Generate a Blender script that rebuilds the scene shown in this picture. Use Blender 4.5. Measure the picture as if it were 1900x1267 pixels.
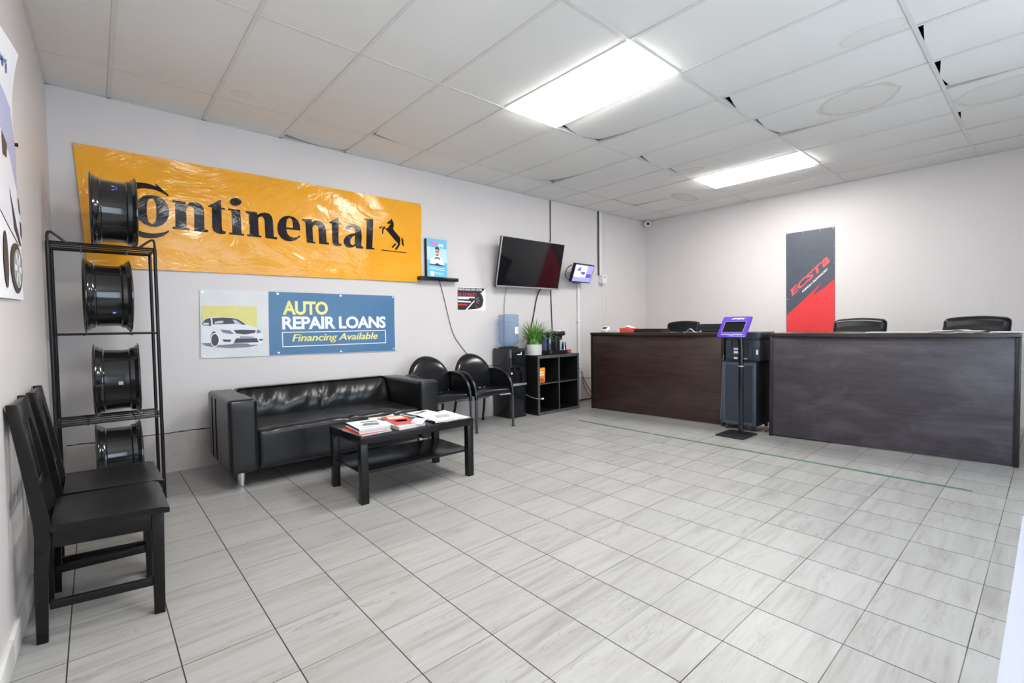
import bpy, bmesh, math, random
from math import sin, cos, pi, radians, atan2, hypot
from mathutils import Vector, Matrix, noise
random.seed(7)
C = bpy.context.scene.collection
SC = bpy.context.scene
for o in list(bpy.data.objects):
    bpy.data.objects.remove(o)

# ---------------------------------------------------------------- camera
H, W = 2.94, 7.5786
def make_camera():
    yaw, pitch, roll = 0.7207, 0.0354, -0.0148
    f = Vector((sin(yaw)*cos(pitch), cos(yaw)*cos(pitch), -sin(pitch)))
    r = Vector((cos(yaw), -sin(yaw), 0)); u = r.cross(f)
    r2 = r*cos(roll)+u*sin(roll); u2 = -r*sin(roll)+u*cos(roll)
    M = Matrix.Identity(4)
    for i in range(3):
        M[i][0], M[i][1], M[i][2] = r2[i], u2[i], -f[i]
    M.translation = (0.2067, -4.7884, 1.1706)
    cd = bpy.data.cameras.new('camera'); cd.sensor_width = 36; cd.lens = 883.06*36/1900; cd.clip_start = .05
    o = bpy.data.objects.new('camera', cd); C.objects.link(o); o.matrix_world = M
    SC.camera = o
make_camera()

# ---------------------------------------------------------------- world, exposure
wd = bpy.data.worlds.new('sky'); SC.world = wd; wd.use_nodes = True
bg = wd.node_tree.nodes['Background']
bg.inputs['Color'].default_value = (0.78, 0.89, 1.0, 1); bg.inputs['Strength'].default_value = 5.6
SC.view_settings.view_transform = 'Standard'; SC.view_settings.look = 'None'
SC.view_settings.exposure = 0.12; SC.view_settings.gamma = 1.0
LAMP = 30.0      # radiance of the ceiling light diffusers

# ---------------------------------------------------------------- materials
class NT:
    def __init__(s, name):
        s.m = bpy.data.materials.new(name); s.m.use_nodes = True
        s.t = s.m.node_tree; s.b = s.t.nodes['Principled BSDF']; s.out = s.t.nodes['Material Output']
    def n(s, typ, **kw):
        nd = s.t.nodes.new(typ)
        for k, v in kw.items(): setattr(nd, k, v)
        return nd
    def link(s, a, b): s.t.links.new(a, b)
    def val(s, sock, v):
        if hasattr(v, 'is_linked') or isinstance(v, bpy.types.NodeSocket): s.link(v, sock)
        else: sock.default_value = v
    def math(s, op, a, b=0.0, c=None, clamp=False):
        nd = s.n('ShaderNodeMath', operation=op); nd.use_clamp = clamp
        s.val(nd.inputs[0], a); s.val(nd.inputs[1], b)
        if c is not None: s.val(nd.inputs[2], c)
        return nd.outputs[0]
    def coord(s, kind='Object'): return s.n('ShaderNodeTexCoord').outputs[kind]
    def mapping(s, vec, scale=(1, 1, 1), loc=(0, 0, 0), rot=(0, 0, 0)):
        nd = s.n('ShaderNodeMapping'); s.link(vec, nd.inputs[0])
        s.val(nd.inputs['Scale'], scale); s.val(nd.inputs['Location'], loc); s.val(nd.inputs['Rotation'], rot)
        return nd.outputs[0]
    def noise(s, vec, scale=5, detail=4, rough=.55, dist=0):
        nd = s.n('ShaderNodeTexNoise'); s.link(vec, nd.inputs['Vector'])
        nd.inputs['Scale'].default_value = scale; nd.inputs['Detail'].default_value = detail
        nd.inputs['Roughness'].default_value = rough; nd.inputs['Distortion'].default_value = dist
        return nd.outputs['Fac']
    def ramp(s, fac, stops):
        nd = s.n('ShaderNodeValToRGB'); s.link(fac, nd.inputs[0]); e = nd.color_ramp.elements
        while len(e) < len(stops): e.new(.5)
        for i, (p, c) in enumerate(stops):
            e[i].position = p; e[i].color = (*c, 1) if not isinstance(c, (int, float)) else (c, c, c, 1)
        return nd.outputs[0]
    def mix(s, fac, a, b, mode='MIX'):
        nd = s.n('ShaderNodeMix', data_type='RGBA', blend_type=mode)
        s.val(nd.inputs[0], fac)
        for k, v in ((6, a), (7, b)): s.val(nd.inputs[k], v if not isinstance(v, tuple) else (*v[:3], 1))
        return nd.outputs[2]
    def bump(s, h, strength=.2, dist=.01):
        nd = s.n('ShaderNodeBump'); nd.inputs['Strength'].default_value = strength
        nd.inputs['Distance'].default_value = dist; s.link(h, nd.inputs['Height'])
        s.link(nd.outputs[0], s.b.inputs['Normal'])
    def sep(s, vec):
        nd = s.n('ShaderNodeSeparateXYZ'); s.link(vec, nd.inputs[0]); return nd.outputs
    def comb(s, x, y, z=0.0):
        nd = s.n('ShaderNodeCombineXYZ')
        for i, v in enumerate((x, y, z)): s.val(nd.inputs[i], v)
        return nd.outputs[0]

def srgb(r, g, b):
    f = lambda c: c/12.92 if c <= .04045 else ((c+.055)/1.055)**2.4
    return (f(r/255), f(g/255), f(b/255))

def mat(name, col, rough=.5, metal=0.0, var=.08, vscale=12, bump=0, bscale=60, spec=.5, coat=0, emit=0, stretch=(1, 1, 1)):
    """plain procedural surface: a base colour with slight mottling, optional fine bump"""
    t = NT(name); co = t.mapping(t.coord(), stretch)
    f = t.noise(co, vscale, 4)
    lo = tuple(c*(1-var) for c in col); hi = tuple(min(1, c*(1+var)) for c in col)
    t.link(t.ramp(f, [(.3, lo), (.7, hi)]), t.b.inputs['Base Color'])
    t.b.inputs['Roughness'].default_value = rough; t.b.inputs['Metallic'].default_value = metal
    t.b.inputs['Specular IOR Level'].default_value = spec; t.b.inputs['Coat Weight'].default_value = coat
    if coat: t.b.inputs['Coat Roughness'].default_value = .08
    if bump: t.bump(t.noise(co, bscale, 5), bump, .004)
    if emit:
        t.b.inputs['Emission Color'].default_value = (*col, 1); t.b.inputs['Emission Strength'].default_value = emit
    return t.m

def wall_mat():
    t = NT('wall_paint'); co = t.coord()
    big = t.noise(co, .9, 3); fine = t.noise(co, 35, 5)
    c = t.ramp(big, [(.3, (.655, .618, .607)), (.7, (.690, .652, .641))])
    scuff = t.noise(t.mapping(co, (3, 3, 1.2)), 1.6, 6, .7, .8)
    c = t.mix(t.ramp(scuff, [(.62, 0.0), (.74, .16)]), c, (.50, .47, .45))
    t.link(c, t.b.inputs['Base Color']); t.b.inputs['Roughness'].default_value = .42
    t.bump(fine, .06, .003); return t.m
def kerb_mat():
    t = NT('rough_painted_plaster'); co = t.coord()
    a = t.noise(co, 4, 8, .7); b = t.noise(co, 22, 8, .75)
    c = t.ramp(a, [(.3, (.47, .42, .40)), (.6, (.57, .52, .50)), (.8, (.40, .35, .33))])
    c = t.mix(t.ramp(b, [(.62, 0.0), (.72, .5)]), c, (.22, .19, .17))
    t.link(c, t.b.inputs['Base Color']); t.b.inputs['Roughness'].default_value = .7
    t.bump(b, .6, .012); return t.m
def floor_mat():
    t = NT('travertine_tile_floor'); co = t.coord(); X, Y, Z = t.sep(co)
    tx = t.math('DIVIDE', t.math('SUBTRACT', X, 1.2993), .3004)
    ty = t.math('DIVIDE', t.math('ADD', Y, 4.0056), .3)
    fx = t.math('FRACT', tx); fy = t.math('FRACT', ty)
    ex = t.math('MINIMUM', fx, t.math('SUBTRACT', 1.0, fx)); ey = t.math('MINIMUM', fy, t.math('SUBTRACT', 1.0, fy))
    wn = t.n('ShaderNodeTexWhiteNoise', noise_dimensions='2D')
    t.link(t.comb(t.math('FLOOR', tx), t.math('FLOOR', ty)), wn.inputs['Vector'])
    off = t.n('ShaderNodeVectorMath', operation='SCALE'); t.link(wn.outputs['Color'], off.inputs[0]); off.inputs['Scale'].default_value = 23
    add = t.n('ShaderNodeVectorMath', operation='ADD'); t.link(co, add.inputs[0]); t.link(off.outputs[0], add.inputs[1])
    p = t.mapping(add.outputs[0], (1.1, 13, 1))
    v1 = t.noise(p, 1.5, 9, .62, .9); v2 = t.noise(t.mapping(add.outputs[0], (2.2, 13, 1)), 1.1, 8, .6, 1.6)
    c = t.ramp(v1, [(.28, (.240, .230, .216)), (.44, (.318, .310, .296)), (.6, (.362, .357, .346)), (.78, (.275, .267, .253))])
    d = t.math('ABSOLUTE', t.math('SUBTRACT', v2, .5))
    gate = t.ramp(t.noise(p, .8, 3), [(.5, 0.0), (.66, 1.0)])
    vein = t.math('MULTIPLY', t.ramp(d, [(0.0, .75), (.018, 0.0)]), gate)
    c = t.mix(vein, c, (.16, .15, .14))
    tone = t.ramp(wn.outputs['Value'], [(0, .93), (1, 1.03)])
    c = t.mix(1.0, c, tone, 'MULTIPLY')
    dirt = t.ramp(t.noise(co, .55, 5, .6), [(.4, 0.0), (.75, .22)])
    c = t.mix(dirt, c, (.27, .255, .225))
    gx = t.math('LESS_THAN', ex, .0070); gy = t.math('LESS_THAN', ey, .0058)
    g = t.math('MAXIMUM', gx, t.math('MULTIPLY', gy, t.ramp(t.noise(co, 1.3, 2), [(.35, .35), (.6, 1.0)])))
    c = t.mix(g, c, (.022, .020, .019))
    t.link(c, t.b.inputs['Base Color'])
    t.link(t.math('ADD', t.math('MULTIPLY', v1, .25), t.math('ADD', .27, t.math('MULTIPLY', g, .4))), t.b.inputs['Roughness'])
    hh = t.math('SUBTRACT', t.math('MULTIPLY', v1, .15), g)
    t.bump(hh, .25, .002); return t.m
def ceiling_mat():
    t = NT('mineral_ceiling_tile'); co = t.coord(); X, Y, Z = t.sep(co)
    sp = t.noise(co, 130, 3, .7); fl = t.noise(co, 45, 6, .7)
    c = t.ramp(t.noise(co, .8, 3), [(.3, (.79, .785, .755)), (.7, (.845, .84, .81))])
    c = t.mix(t.ramp(sp, [(.68, 0.0), (.74, .6)]), c, (.30, .29, .27))
    wob = t.noise(co, 3.2, 4, .6)
    for (sx, sy, rx, ry, k) in ((4.92, -3.70, .27, .25, .34), (3.90, -4.02, .10, .18, .2), (5.52, -1.90, .09, .20, .30), (6.55, -1.30, .26, .12, .6), (1.12, -.70, .08, .06, .22), (5.6, -4.5, .25, .28, .26), (5.2, -3.4, .07, .4, .14), (6.26, -2.05, .2, .1, .14)):
        dx = t.math('DIVIDE', t.math('SUBTRACT', X, sx), rx); dy = t.math('DIVIDE', t.math('SUBTRACT', Y, sy), ry)
        d = t.math('SQRT', t.math('ADD', t.math('MULTIPLY', dx, dx), t.math('MULTIPLY', dy, dy)))
        d = t.math('ADD', d, t.math('MULTIPLY', t.math('SUBTRACT', wob, .5), .8))
        c = t.mix(t.ramp(t.math('MULTIPLY', d, .5), [(.0, k*.25), (.42, k*.35), (.48, k*1.2), (.52, 0.0)]), c, (.47, .37, .24))
    t.link(c, t.b.inputs['Base Color']); t.b.inputs['Roughness'].default_value = .9
    t.bump(t.math('SUBTRACT', fl, t.ramp(sp, [(.66, 0.0), (.74, 1.0)])), .35, .004); return t.m
def wood_mat(name, c0, c1, rough, axis='Y', smudge=0.0, spec=.5):
    t = NT(name); co = t.coord(); t.b.inputs['Specular IOR Level'].default_value = spec
    st = {'Y': (14, .8, 14), 'X': (.8, 14, 14), 'Z': (14, 14, .8)}[axis]
    g = t.noise(t.mapping(co, st), 3.5, 8, .65, .4)
    c = t.ramp(g, [(.3, c0), (.7, c1)])
    sm = t.noise(t.mapping(co, (1, 1.2, 2.2)), 1.9, 6, .6, 1.2)
    if smudge: c = t.mix(t.ramp(sm, [(.45, 0.0), (.72, smudge)]), c, tuple(min(1, x*2.6+.02) for x in c1))
    t.link(c, t.b.inputs['Base Color'])
    t.link(t.math('ADD', rough-.06, t.math('MULTIPLY', sm, .16)), t.b.inputs['Roughness'])
    t.bump(g, .06, .002); return t.m
def leather_mat(name, col, rough=.28, spec=.46):
    t = NT(name); co = t.coord(); t.b.inputs['Specular IOR Level'].default_value = spec; f = t.noise(co, 6, 5)
    vo = t.n('ShaderNodeTexVoronoi'); t.link(co, vo.inputs['Vector']); vo.inputs['Scale'].default_value = 260
    t.link(t.ramp(f, [(.3, tuple(c*.85 for c in col)), (.7, tuple(c*1.2 for c in col))]), t.b.inputs['Base Color'])
    t.link(t.ramp(f, [(.3, rough), (.75, rough+.035)]), t.b.inputs['Roughness'])
    t.bump(vo.outputs['Distance'], .05, .001); return t.m
def vinyl_mat(name, col, rough=.22, wr=.25, sc=2.2, var=.06, spec=.5):
    t = NT(name); co = t.coord(); t.b.inputs['Specular IOR Level'].default_value = spec
    f = t.noise(co, 3, 4); w = t.noise(t.mapping(co, (1, 1, 1.6), rot=(0, .5, 0)), sc, 6, .55, .8)
    t.link(t.ramp(f, [(.3, tuple(c*(1-var) for c in col)), (.7, tuple(min(1, c*(1+var)) for c in col))]), t.b.inputs['Base Color'])
    t.b.inputs['Roughness'].default_value = rough
    t.bump(w, wr, .05); return t.m
def glass_mat(name, tint=(.95, .97, 1), refl=.10, rough=.02):
    t = NT(name); tr = t.n('ShaderNodeBsdfTransparent'); gl = t.n('ShaderNodeBsdfGlossy'); mx = t.n('ShaderNodeMixShader')
    co = t.coord(); f = t.noise(co, 8, 3)
    t.link(t.ramp(f, [(.3, tuple(c*.97 for c in tint)), (.7, tint)]), tr.inputs[0]); gl.inputs['Roughness'].default_value = rough
    mx.inputs[0].default_value = refl
    t.link(tr.outputs[0], mx.inputs[1]); t.link(gl.outputs[0], mx.inputs[2]); t.link(mx.outputs[0], t.out.inputs[0])
    return t.m

M = {}
M['wall'] = wall_mat(); M['kerb'] = kerb_mat(); M['floor'] = floor_mat(); M['ceil'] = ceiling_mat()
M['tbar'] = mat('ceiling_grid_paint', (.73, .725, .70), .5, var=.04)
M['plenum'] = mat('dark_plenum', (.03, .03, .03), .9)
M['lamp'] = mat('lit_diffuser', (1.0, .985, .96), .5, var=.0, emit=LAMP)
M['white'] = mat('white_enamel', (.80, .80, .80), .35, var=.03)
M['plastic_w'] = mat('white_plastic', (.78, .78, .76), .35, var=.03)
M['counter'] = mat('white_laminate', (.40, .43, .53), .3, var=.02)
M['tile_w'] = mat('white_glazed_tile', (.66, .65, .62), .3, var=.12, vscale=5)
M['black_wood'] = wood_mat('black_stained_wood', (.005, .0048, .005), (.012, .011, .011), .28, 'X', spec=.25)
M['lack'] = mat('black_brown_laminate', (.009, .009, .010), .24, var=.15, bump=.03, spec=.28)
M['desk_l'] = wood_mat('espresso_wood_laminate', (.018, .0085, .0065), (.050, .026, .021), .30, 'Y', .10)
M['desk_r'] = wood_mat('smudged_espresso_laminate', (.030, .024, .030), (.052, .044, .052), .36, 'Y', .30)
M['desk_edge'] = mat('dark_desk_edge', (.012, .009, .009), .25)
M['desk_top'] = wood_mat('espresso_desk_top', (.020, .012, .010), (.04, .026, .022), .22, 'Y')
M['leather'] = leather_mat('black_leather', (.008, .0085, .0095))
M['leather2'] = leather_mat('black_office_leather', (.006, .007, .009), .28, .28)
M['plastic_b'] = mat('black_plastic', (.012, .012, .013), .32, var=.12)
M['gloss_b'] = mat('gloss_black_plastic', (.008, .009, .012), .12, var=.1)
M['matte_b'] = mat('matte_black', (.012, .012, .013), .6, var=.15, spec=.35)
M['polish_b'] = mat('polished_black_pad', (.007, .008, .010), .2, var=.1)
M['sheen_edge'] = mat('painted_sheen_edge', (.075, .073, .076), .4, var=.5, vscale=25)  # paler shelf board fronts: reflected light painted into the colour
M['steel_b'] = mat('black_powder_coated_steel', (.007, .007, .008), .32, var=.1, spec=.35)
M['chrome'] = mat('chrome', (.75, .75, .76), .15, 1.0, var=.03)
M['grey_tube'] = mat('dark_grey_metal_tube', (.10, .105, .11), .3, .8, var=.05)
M['rim'] = mat('gloss_black_rim', (.010, .011, .012), .13, .0, var=.1, coat=.6)
M['silver'] = mat('silver_bezel', (.55, .55, .56), .3, .7, var=.03)
M['screen'] = mat('dark_glass_screen', (.006, .006, .008), .06, var=.1)
M['yellow'] = vinyl_mat('orange_yellow_vinyl', srgb(240, 168, 40), .15, .42, 1.7, .05)
M['ink'] = vinyl_mat('black_vinyl_ink', (.008, .006, .010), .16, .35, 1.5, spec=.3)
M['ban_white'] = vinyl_mat('white_vinyl', (.70, .71, .72), .4, .12)
M['ban_blue'] = vinyl_mat('steel_blue_vinyl', srgb(74, 118, 158), .38, .14)
M['ban_grey'] = vinyl_mat('slate_grey_vinyl', srgb(78, 84, 96), .4, .1)
M['ban_red'] = vinyl_mat('red_vinyl', srgb(226, 62, 66), .4, .1)
for k, c in dict(p_yellow=(222, 214, 130), p_lemon=(236, 232, 140), p_white=(240, 240, 245), p_pink=(235, 120, 190), p_car=(228, 228, 234), p_dark=(58, 58, 68), p_shade=(120, 122, 140), p_mid=(150, 155, 170), p_glass=(188, 192, 214), p_blue=(112, 190, 222), p_pale=(190, 224, 240), p_red=(214, 50, 56), p_black=(34, 34, 38), p_skin=(224, 180, 156), p_hair=(70, 48, 36), p_navy=(36, 50, 90), p_cyan=(90, 180, 200), p_lav=(176, 180, 214), p_orange=(236, 150, 40), p_purple=(96, 62, 190), p_paper=(222, 222, 220), p_text=(60, 80, 160), p_tyre=(60, 56, 58), p_grey=(170, 170, 172), p_teal=(70, 160, 160), p_brick=(190, 84, 70), p_cream=(226, 214, 190), p_ecsta=(240, 96, 100)).items():
    M[k] = mat('printed_'+k[2:], srgb(*c), .42, var=.03)
M['paper'] = mat('paper_edges', (.62, .61, .58), .8, var=.1, vscale=40)
M['green_tape'] = mat('green_tape', (.06, .15, .11), .5, var=.15)
M['cable_b'] = mat('black_cable', (.012, .012, .012), .5)
M['cable_g'] = mat('grey_cable', (.12, .12, .12), .5)
M['cable_r'] = mat('red_cable', (.35, .05, .03), .5)
M['pot'] = mat('white_ceramic', (.66, .66, .62), .45, var=.08, vscale=9, bump=.05)
M['soil'] = mat('potting_soil', (.03, .02, .013), .9, var=.4, bump=.5)
def leaf_mat():
    t = NT('grass_leaf'); f = t.noise(t.coord(), 28, 3)
    t.link(t.ramp(f, [(.25, (.030, .12, .012)), (.5, (.10, .30, .035)), (.7, (.38, .58, .20))]), t.b.inputs['Base Color'])
    t.b.inputs['Roughness'].default_value = .45; return t.m
M['leaf'] = leaf_mat()
def jug_mat():
    t = NT('blue_water_bottle_plastic'); co = t.coord(); f = t.noise(co, 6, 3)
    tr = t.n('ShaderNodeBsdfTransparent'); tr.inputs[0].default_value = (.76, .83, .93, 1)
    t.link(t.ramp(f, [(.3, (.30, .40, .55)), (.7, (.36, .46, .60))]), t.b.inputs['Base Color']); t.b.inputs['Roughness'].default_value = .12
    mx = t.n('ShaderNodeMixShader'); mx.inputs[0].default_value = .24
    t.link(tr.outputs[0], mx.inputs[1]); t.link(t.b.outputs[0], mx.inputs[2]); t.link(mx.outputs[0], t.out.inputs[0]); return t.m
M['jug'] = jug_mat()
M['cup'] = glass_mat('clear_plastic', (.80, .82, .90), .15, .1)
M['tank'] = glass_mat('blue_tinted_tank', (.25, .36, .62), .18, .05)
M['pane'] = glass_mat('window_glass', (.96, .98, 1), .06, .01)
M['alum'] = mat('aluminium_frame', (.45, .45, .46), .35, .8)
M['slate'] = mat('blue_grey_painted_steel', srgb(66, 74, 88), .4, var=.08)
M['slate_d'] = mat('dark_slate_door', srgb(48, 54, 66), .42, var=.08)
M['printer'] = mat('charcoal_printer_plastic', srgb(58, 64, 76), .42, var=.06)
M['purple'] = mat('purple_acrylic', srgb(92, 60, 186), .3, var=.04)
M['cctv_bg'] = mat('lit_monitor_blue', srgb(150, 148, 232), .4, var=.02, emit=.75)
M['cctv_w'] = mat('lit_monitor_image', srgb(232, 226, 255), .4, var=.12, vscale=40, emit=.75)
M['cctv_d'] = mat('lit_monitor_dark', srgb(92, 78, 170), .4, var=.1, vscale=30, emit=.5)
M['tissue'] = mat('red_tissue_box', srgb(232, 92, 80), .5, var=.05)

# ---------------------------------------------------------------- mesh helpers
class MB:
    def __init__(s): s.bm = bmesh.new(); s.mi = 0
    def _tag(s, faces):
        for f in faces: f.material_index = s.mi
    def box(s, x0, x1, y0, y1, z0, z1, bev=0.0, seg=2, mtx=None):
        r = bmesh.ops.create_cube(s.bm, size=1.0); vs = r['verts']
        for v in vs:
            v.co = Vector((x0+(x1-x0)*(v.co.x+.5), y0+(y1-y0)*(v.co.y+.5), z0+(z1-z0)*(v.co.z+.5)))
        fs = set(f for v in vs for f in v.link_faces)
        if bev:
            es = list(set(e for v in vs for e in v.link_edges))
            rr = bmesh.ops.bevel(s.bm, geom=es, offset=bev, segments=seg, profile=.5, affect='EDGES')
            vs = list(set(v for f in rr['faces'] for v in f.verts) | set(v for v in vs if v.is_valid))
            fs = set(f for v in vs for f in v.link_faces)
        s._tag(fs)
        if mtx: bmesh.ops.transform(s.bm, matrix=mtx, verts=vs)
        return s
    def soft(s, lo, hi, r, step=.06, fn=None):
        """rounded, finely divided box; fn(point, normal) may push the surface for folds"""
        ax = []
        for i in range(3):
            a, b = lo[i], hi[i]; n = max(1, int((b-a-2*r)/step)); L = [a, a+.3*r, a+.65*r]
            L += [a+r+(b-a-2*r)*k/n for k in range(n+1)]; L += [b-.65*r, b-.3*r, b]; ax.append(L)
        vs = []
        for i in range(3):
            j, k = (i+1) % 3, (i+2) % 3
            for side in (0, 1):
                g = []
                for a in ax[j]:
                    row = []
                    for b in ax[k]:
                        p = [0, 0, 0]; p[i] = (lo, hi)[side][i]; p[j] = a; p[k] = b
                        row.append(s.bm.verts.new(p))
                    g.append(row); vs += row
                for u in range(len(g)-1):
                    for v in range(len(g[0])-1):
                        q = [g[u][v], g[u+1][v], g[u+1][v+1], g[u][v+1]]
                        if not side: q.reverse()
                        s.bm.faces.new(q).material_index = s.mi
        for v in vs:
            c = Vector([min(max(v.co[i], lo[i]+r), hi[i]-r) for i in range(3)]); d = v.co-c
            if d.length > 1e-9:
                nrm = d.normalized(); v.co = c+nrm*r
                if fn: v.co += fn(v.co.copy(), nrm)
        bmesh.ops.remove_doubles(s.bm, verts=vs, dist=1e-5)
        return s
    def cyl(s, p0, p1, r0, r1=None, n=20, cap=True):
        p0, p1 = Vector(p0), Vector(p1); r1 = r0 if r1 is None else r1
        ret = bmesh.ops.create_cone(s.bm, cap_ends=cap, segments=n, radius1=r0, radius2=r1, depth=(p1-p0).length)
        q = Vector((0, 0, 1)).rotation_difference((p1-p0).normalized())
        bmesh.ops.transform(s.bm, matrix=Matrix.Translation((p0+p1)/2) @ q.to_matrix().to_4x4(), verts=ret['verts'])
        s._tag(set(f for v in ret['verts'] for f in v.link_faces)); return s
    def tube(s, pts, r, n=10, closed=False, flat=None):
        pts = [Vector(p) for p in pts]; rings = []; N = len(pts)
        up = None
        for i, p in enumerate(pts):
            a = pts[(i-1) % N] if (i or closed) else p; b = pts[(i+1) % N] if (i < N-1 or closed) else p
            t = (b-a).normalized()
            if up is None: up = t.orthogonal().normalized()
            up = (up-t*up.dot(t)).normalized(); sd = t.cross(up)
            rings.append([s.bm.verts.new(p+(up*cos(2*pi*k/n)+sd*sin(2*pi*k/n))*r) for k in range(n)])
        m = N if closed else N-1
        for i in range(m):
            A, B = rings[i], rings[(i+1) % N]
            for k in range(n): s.bm.faces.new((A[k], A[(k+1) % n], B[(k+1) % n], B[k])).material_index = s.mi
        if not closed:
            s.bm.faces.new(list(reversed(rings[0]))).material_index = s.mi; s.bm.faces.new(rings[-1]).material_index = s.mi
        return s
    def lathe(s, prof, n=40, axis='Z', loc=(0, 0, 0), closed=False):
        rings = []
        for (r, h) in prof:
            ring = []
            for k in range(n):
                a = 2*pi*k/n; c, d = r*cos(a), r*sin(a)
                p = {'Z': (c, d, h), 'X': (h, c, d), 'Y': (d, h, c)}[axis]
                ring.append(s.bm.verts.new(Vector(p)+Vector(loc)))
            rings.append(ring)
        m = len(rings) if closed else len(rings)-1
        for i in range(m):
            A, B = rings[i], rings[(i+1) % len(rings)]
            for k in range(n): s.bm.faces.new((A[k], A[(k+1) % n], B[(k+1) % n], B[k])).material_index = s.mi
        if not closed:
            for ring, rev in ((rings[0], True), (rings[-1], False)):
                s.bm.faces.new(list(reversed(ring)) if rev else ring).material_index = s.mi
        return s
    def prism(s, poly, fn, h0, h1, bev=0):
        """extrude a 2-D outline between depths h0 and h1; fn(a, b, h) -> 3-D point"""
        A = [s.bm.verts.new(fn(a, b, h0)) for a, b in poly]; B = [s.bm.verts.new(fn(a, b, h1)) for a, b in poly]
        fs = [s.bm.faces.new(A), s.bm.faces.new(list(reversed(B)))]
        n = len(poly)
        for k in range(n): fs.append(s.bm.faces.new((A[(k+1) % n], A[k], B[k], B[(k+1) % n])))
        s._tag(fs)
        if bev:
            es = list(set(e for f in fs for e in f.edges))
            rr = bmesh.ops.bevel(s.bm, geom=es, offset=bev, segments=2, profile=.5, affect='EDGES'); s._tag(rr['faces'])
        return s
    def face(s, pts):
        f = s.bm.faces.new([s.bm.verts.new(p) for p in pts]); f.material_index = s.mi; return s
    def make(s, name, mats, parent=None, world=False, ang=35, flat=False):
        bm = s.bm
        bmesh.ops.recalc_face_normals(bm, faces=bm.faces[:])
        if world and parent is not None: bmesh.ops.translate(bm, verts=bm.verts[:], vec=-parent.location)
        me = bpy.data.meshes.new(name); bm.to_mesh(me); bm.free()
        for m in (mats if isinstance(mats, (list, tuple)) else [mats]): me.materials.append(M[m] if isinstance(m, str) else m)
        if not flat:
            me.polygons.foreach_set('use_smooth', [True]*len(me.polygons)); me.set_sharp_from_angle(angle=radians(ang))
        o = bpy.data.objects.new(name, me); C.objects.link(o)
        if parent is not None: o.parent = parent
        return o
def thing(name, label, cat, loc=(0, 0, 0), rz=0.0, group=None):
    o = bpy.data.objects.new(name, None); C.objects.link(o); o.empty_display_size = .1
    o.location = loc; o.rotation_euler = (0, 0, rz); o['label'] = label; o['category'] = cat
    if group: o['group'] = group
    return o
def tag(o, label, cat, group=None):
    o['label'] = label; o['category'] = cat
    if group: o['group'] = group
    return o
def struct(o): o['kind'] = 'structure'; return o
def dup(root, loc, rz, label, group=None):
    r = root.copy(); C.objects.link(r); r.location = loc; r.rotation_euler = (0, 0, rz); r['label'] = label
    if group: r['group'] = group
    for ch in list(root.children):
        c = ch.copy(); C.objects.link(c); c.parent = r
        for g in list(ch.children):
            d = g.copy(); C.objects.link(d); d.parent = c
    return r
def arc(c, r, a0, a1, n=8): return [(c[0]+r*cos(radians(a0+(a1-a0)*i/n)), c[1]+r*sin(radians(a0+(a1-a0)*i/n))) for i in range(n+1)]
def rrect(x0, x1, y0, y1, r, n=5):
    return arc((x1-r, y0+r), r, -90, 0, n)+arc((x1-r, y1-r), r, 0, 90, n)+arc((x0+r, y1-r), r, 90, 180, n)+arc((x0+r, y0+r), r, 180, 270, n)
def smooth_path(pts, it=2):
    pts = [Vector(p) for p in pts]
    for _ in range(it):
        q = [pts[0]]
        for a, b in zip(pts, pts[1:]): q += [a*.75+b*.25, a*.25+b*.75]
        q.append(pts[-1]); pts = q
    return pts
# printed matter: flat filled outlines laid on a surface. fn(a, b) -> 3-D point
def fill_outline(loops, cell=0):
    """triangulated 2-D mesh of an outline with holes, optionally cut to a grid so it can follow a curved sheet"""
    cu = bpy.data.curves.new('outline', 'CURVE'); cu.dimensions = '2D'; cu.fill_mode = 'BOTH'
    for L in loops:
        sp = cu.splines.new('POLY'); sp.points.add(len(L)-1); sp.use_cyclic_u = True
        for p, (a, b) in zip(sp.points, L): p.co = (a, b, 0, 1)
    ob = bpy.data.objects.new('outline', cu); me = bpy.data.meshes.new_from_object(ob)
    bpy.data.objects.remove(ob); bpy.data.curves.remove(cu)
    return me
def text_mesh(body, bold=0.0, shear=0.0, spacing=1.0):
    cu = bpy.data.curves.new('lettering', 'FONT'); cu.body = body; cu.offset = bold; cu.shear = shear; cu.space_character = spacing
    cu.resolution_u = 3; cu.fill_mode = 'BOTH'
    ob = bpy.data.objects.new('lettering', cu); me = bpy.data.meshes.new_from_object(ob)
    bpy.data.objects.remove(ob); bpy.data.curves.remove(cu); return me
def place_flat(bm, me, fn, cell=0.0, mi=0):
    b2 = bmesh.new(); b2.from_mesh(me)
    if cell:
        xs = [v.co.x for v in b2.verts]; ys = [v.co.y for v in b2.verts]
        for ax, L in ((0, xs), (1, ys)):
            k = math.floor(min(L)/cell)+1
            while k*cell < max(L):
                co = Vector((0, 0, 0)); no = Vector((0, 0, 0)); co[ax] = k*cell; no[ax] = 1
                bmesh.ops.bisect_plane(b2, geom=b2.verts[:]+b2.edges[:]+b2.faces[:], plane_co=co, plane_no=no); k += 1
    mp = {}
    for v in b2.verts: mp[v] = bm.verts.new(fn(v.co.x, v.co.y))
    for f in b2.faces:
        try: bm.faces.new([mp[v] for v in f.verts]).material_index = mi
        except ValueError: pass
    b2.free(); bpy.data.meshes.remove(me)
def print_poly(name, loops, m, parent, fn, cell=0.0):
    """one printed shape (list of loops, or list of such lists) as a flat part"""
    if isinstance(loops[0][0], (int, float)): loops = [[loops]]
    elif isinstance(loops[0][0][0], (int, float)): loops = [loops]
    mb = MB()
    for L in loops: place_flat(mb.bm, fill_outline(L), fn, cell)
    return finish_print(mb, name, m, parent)
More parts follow.
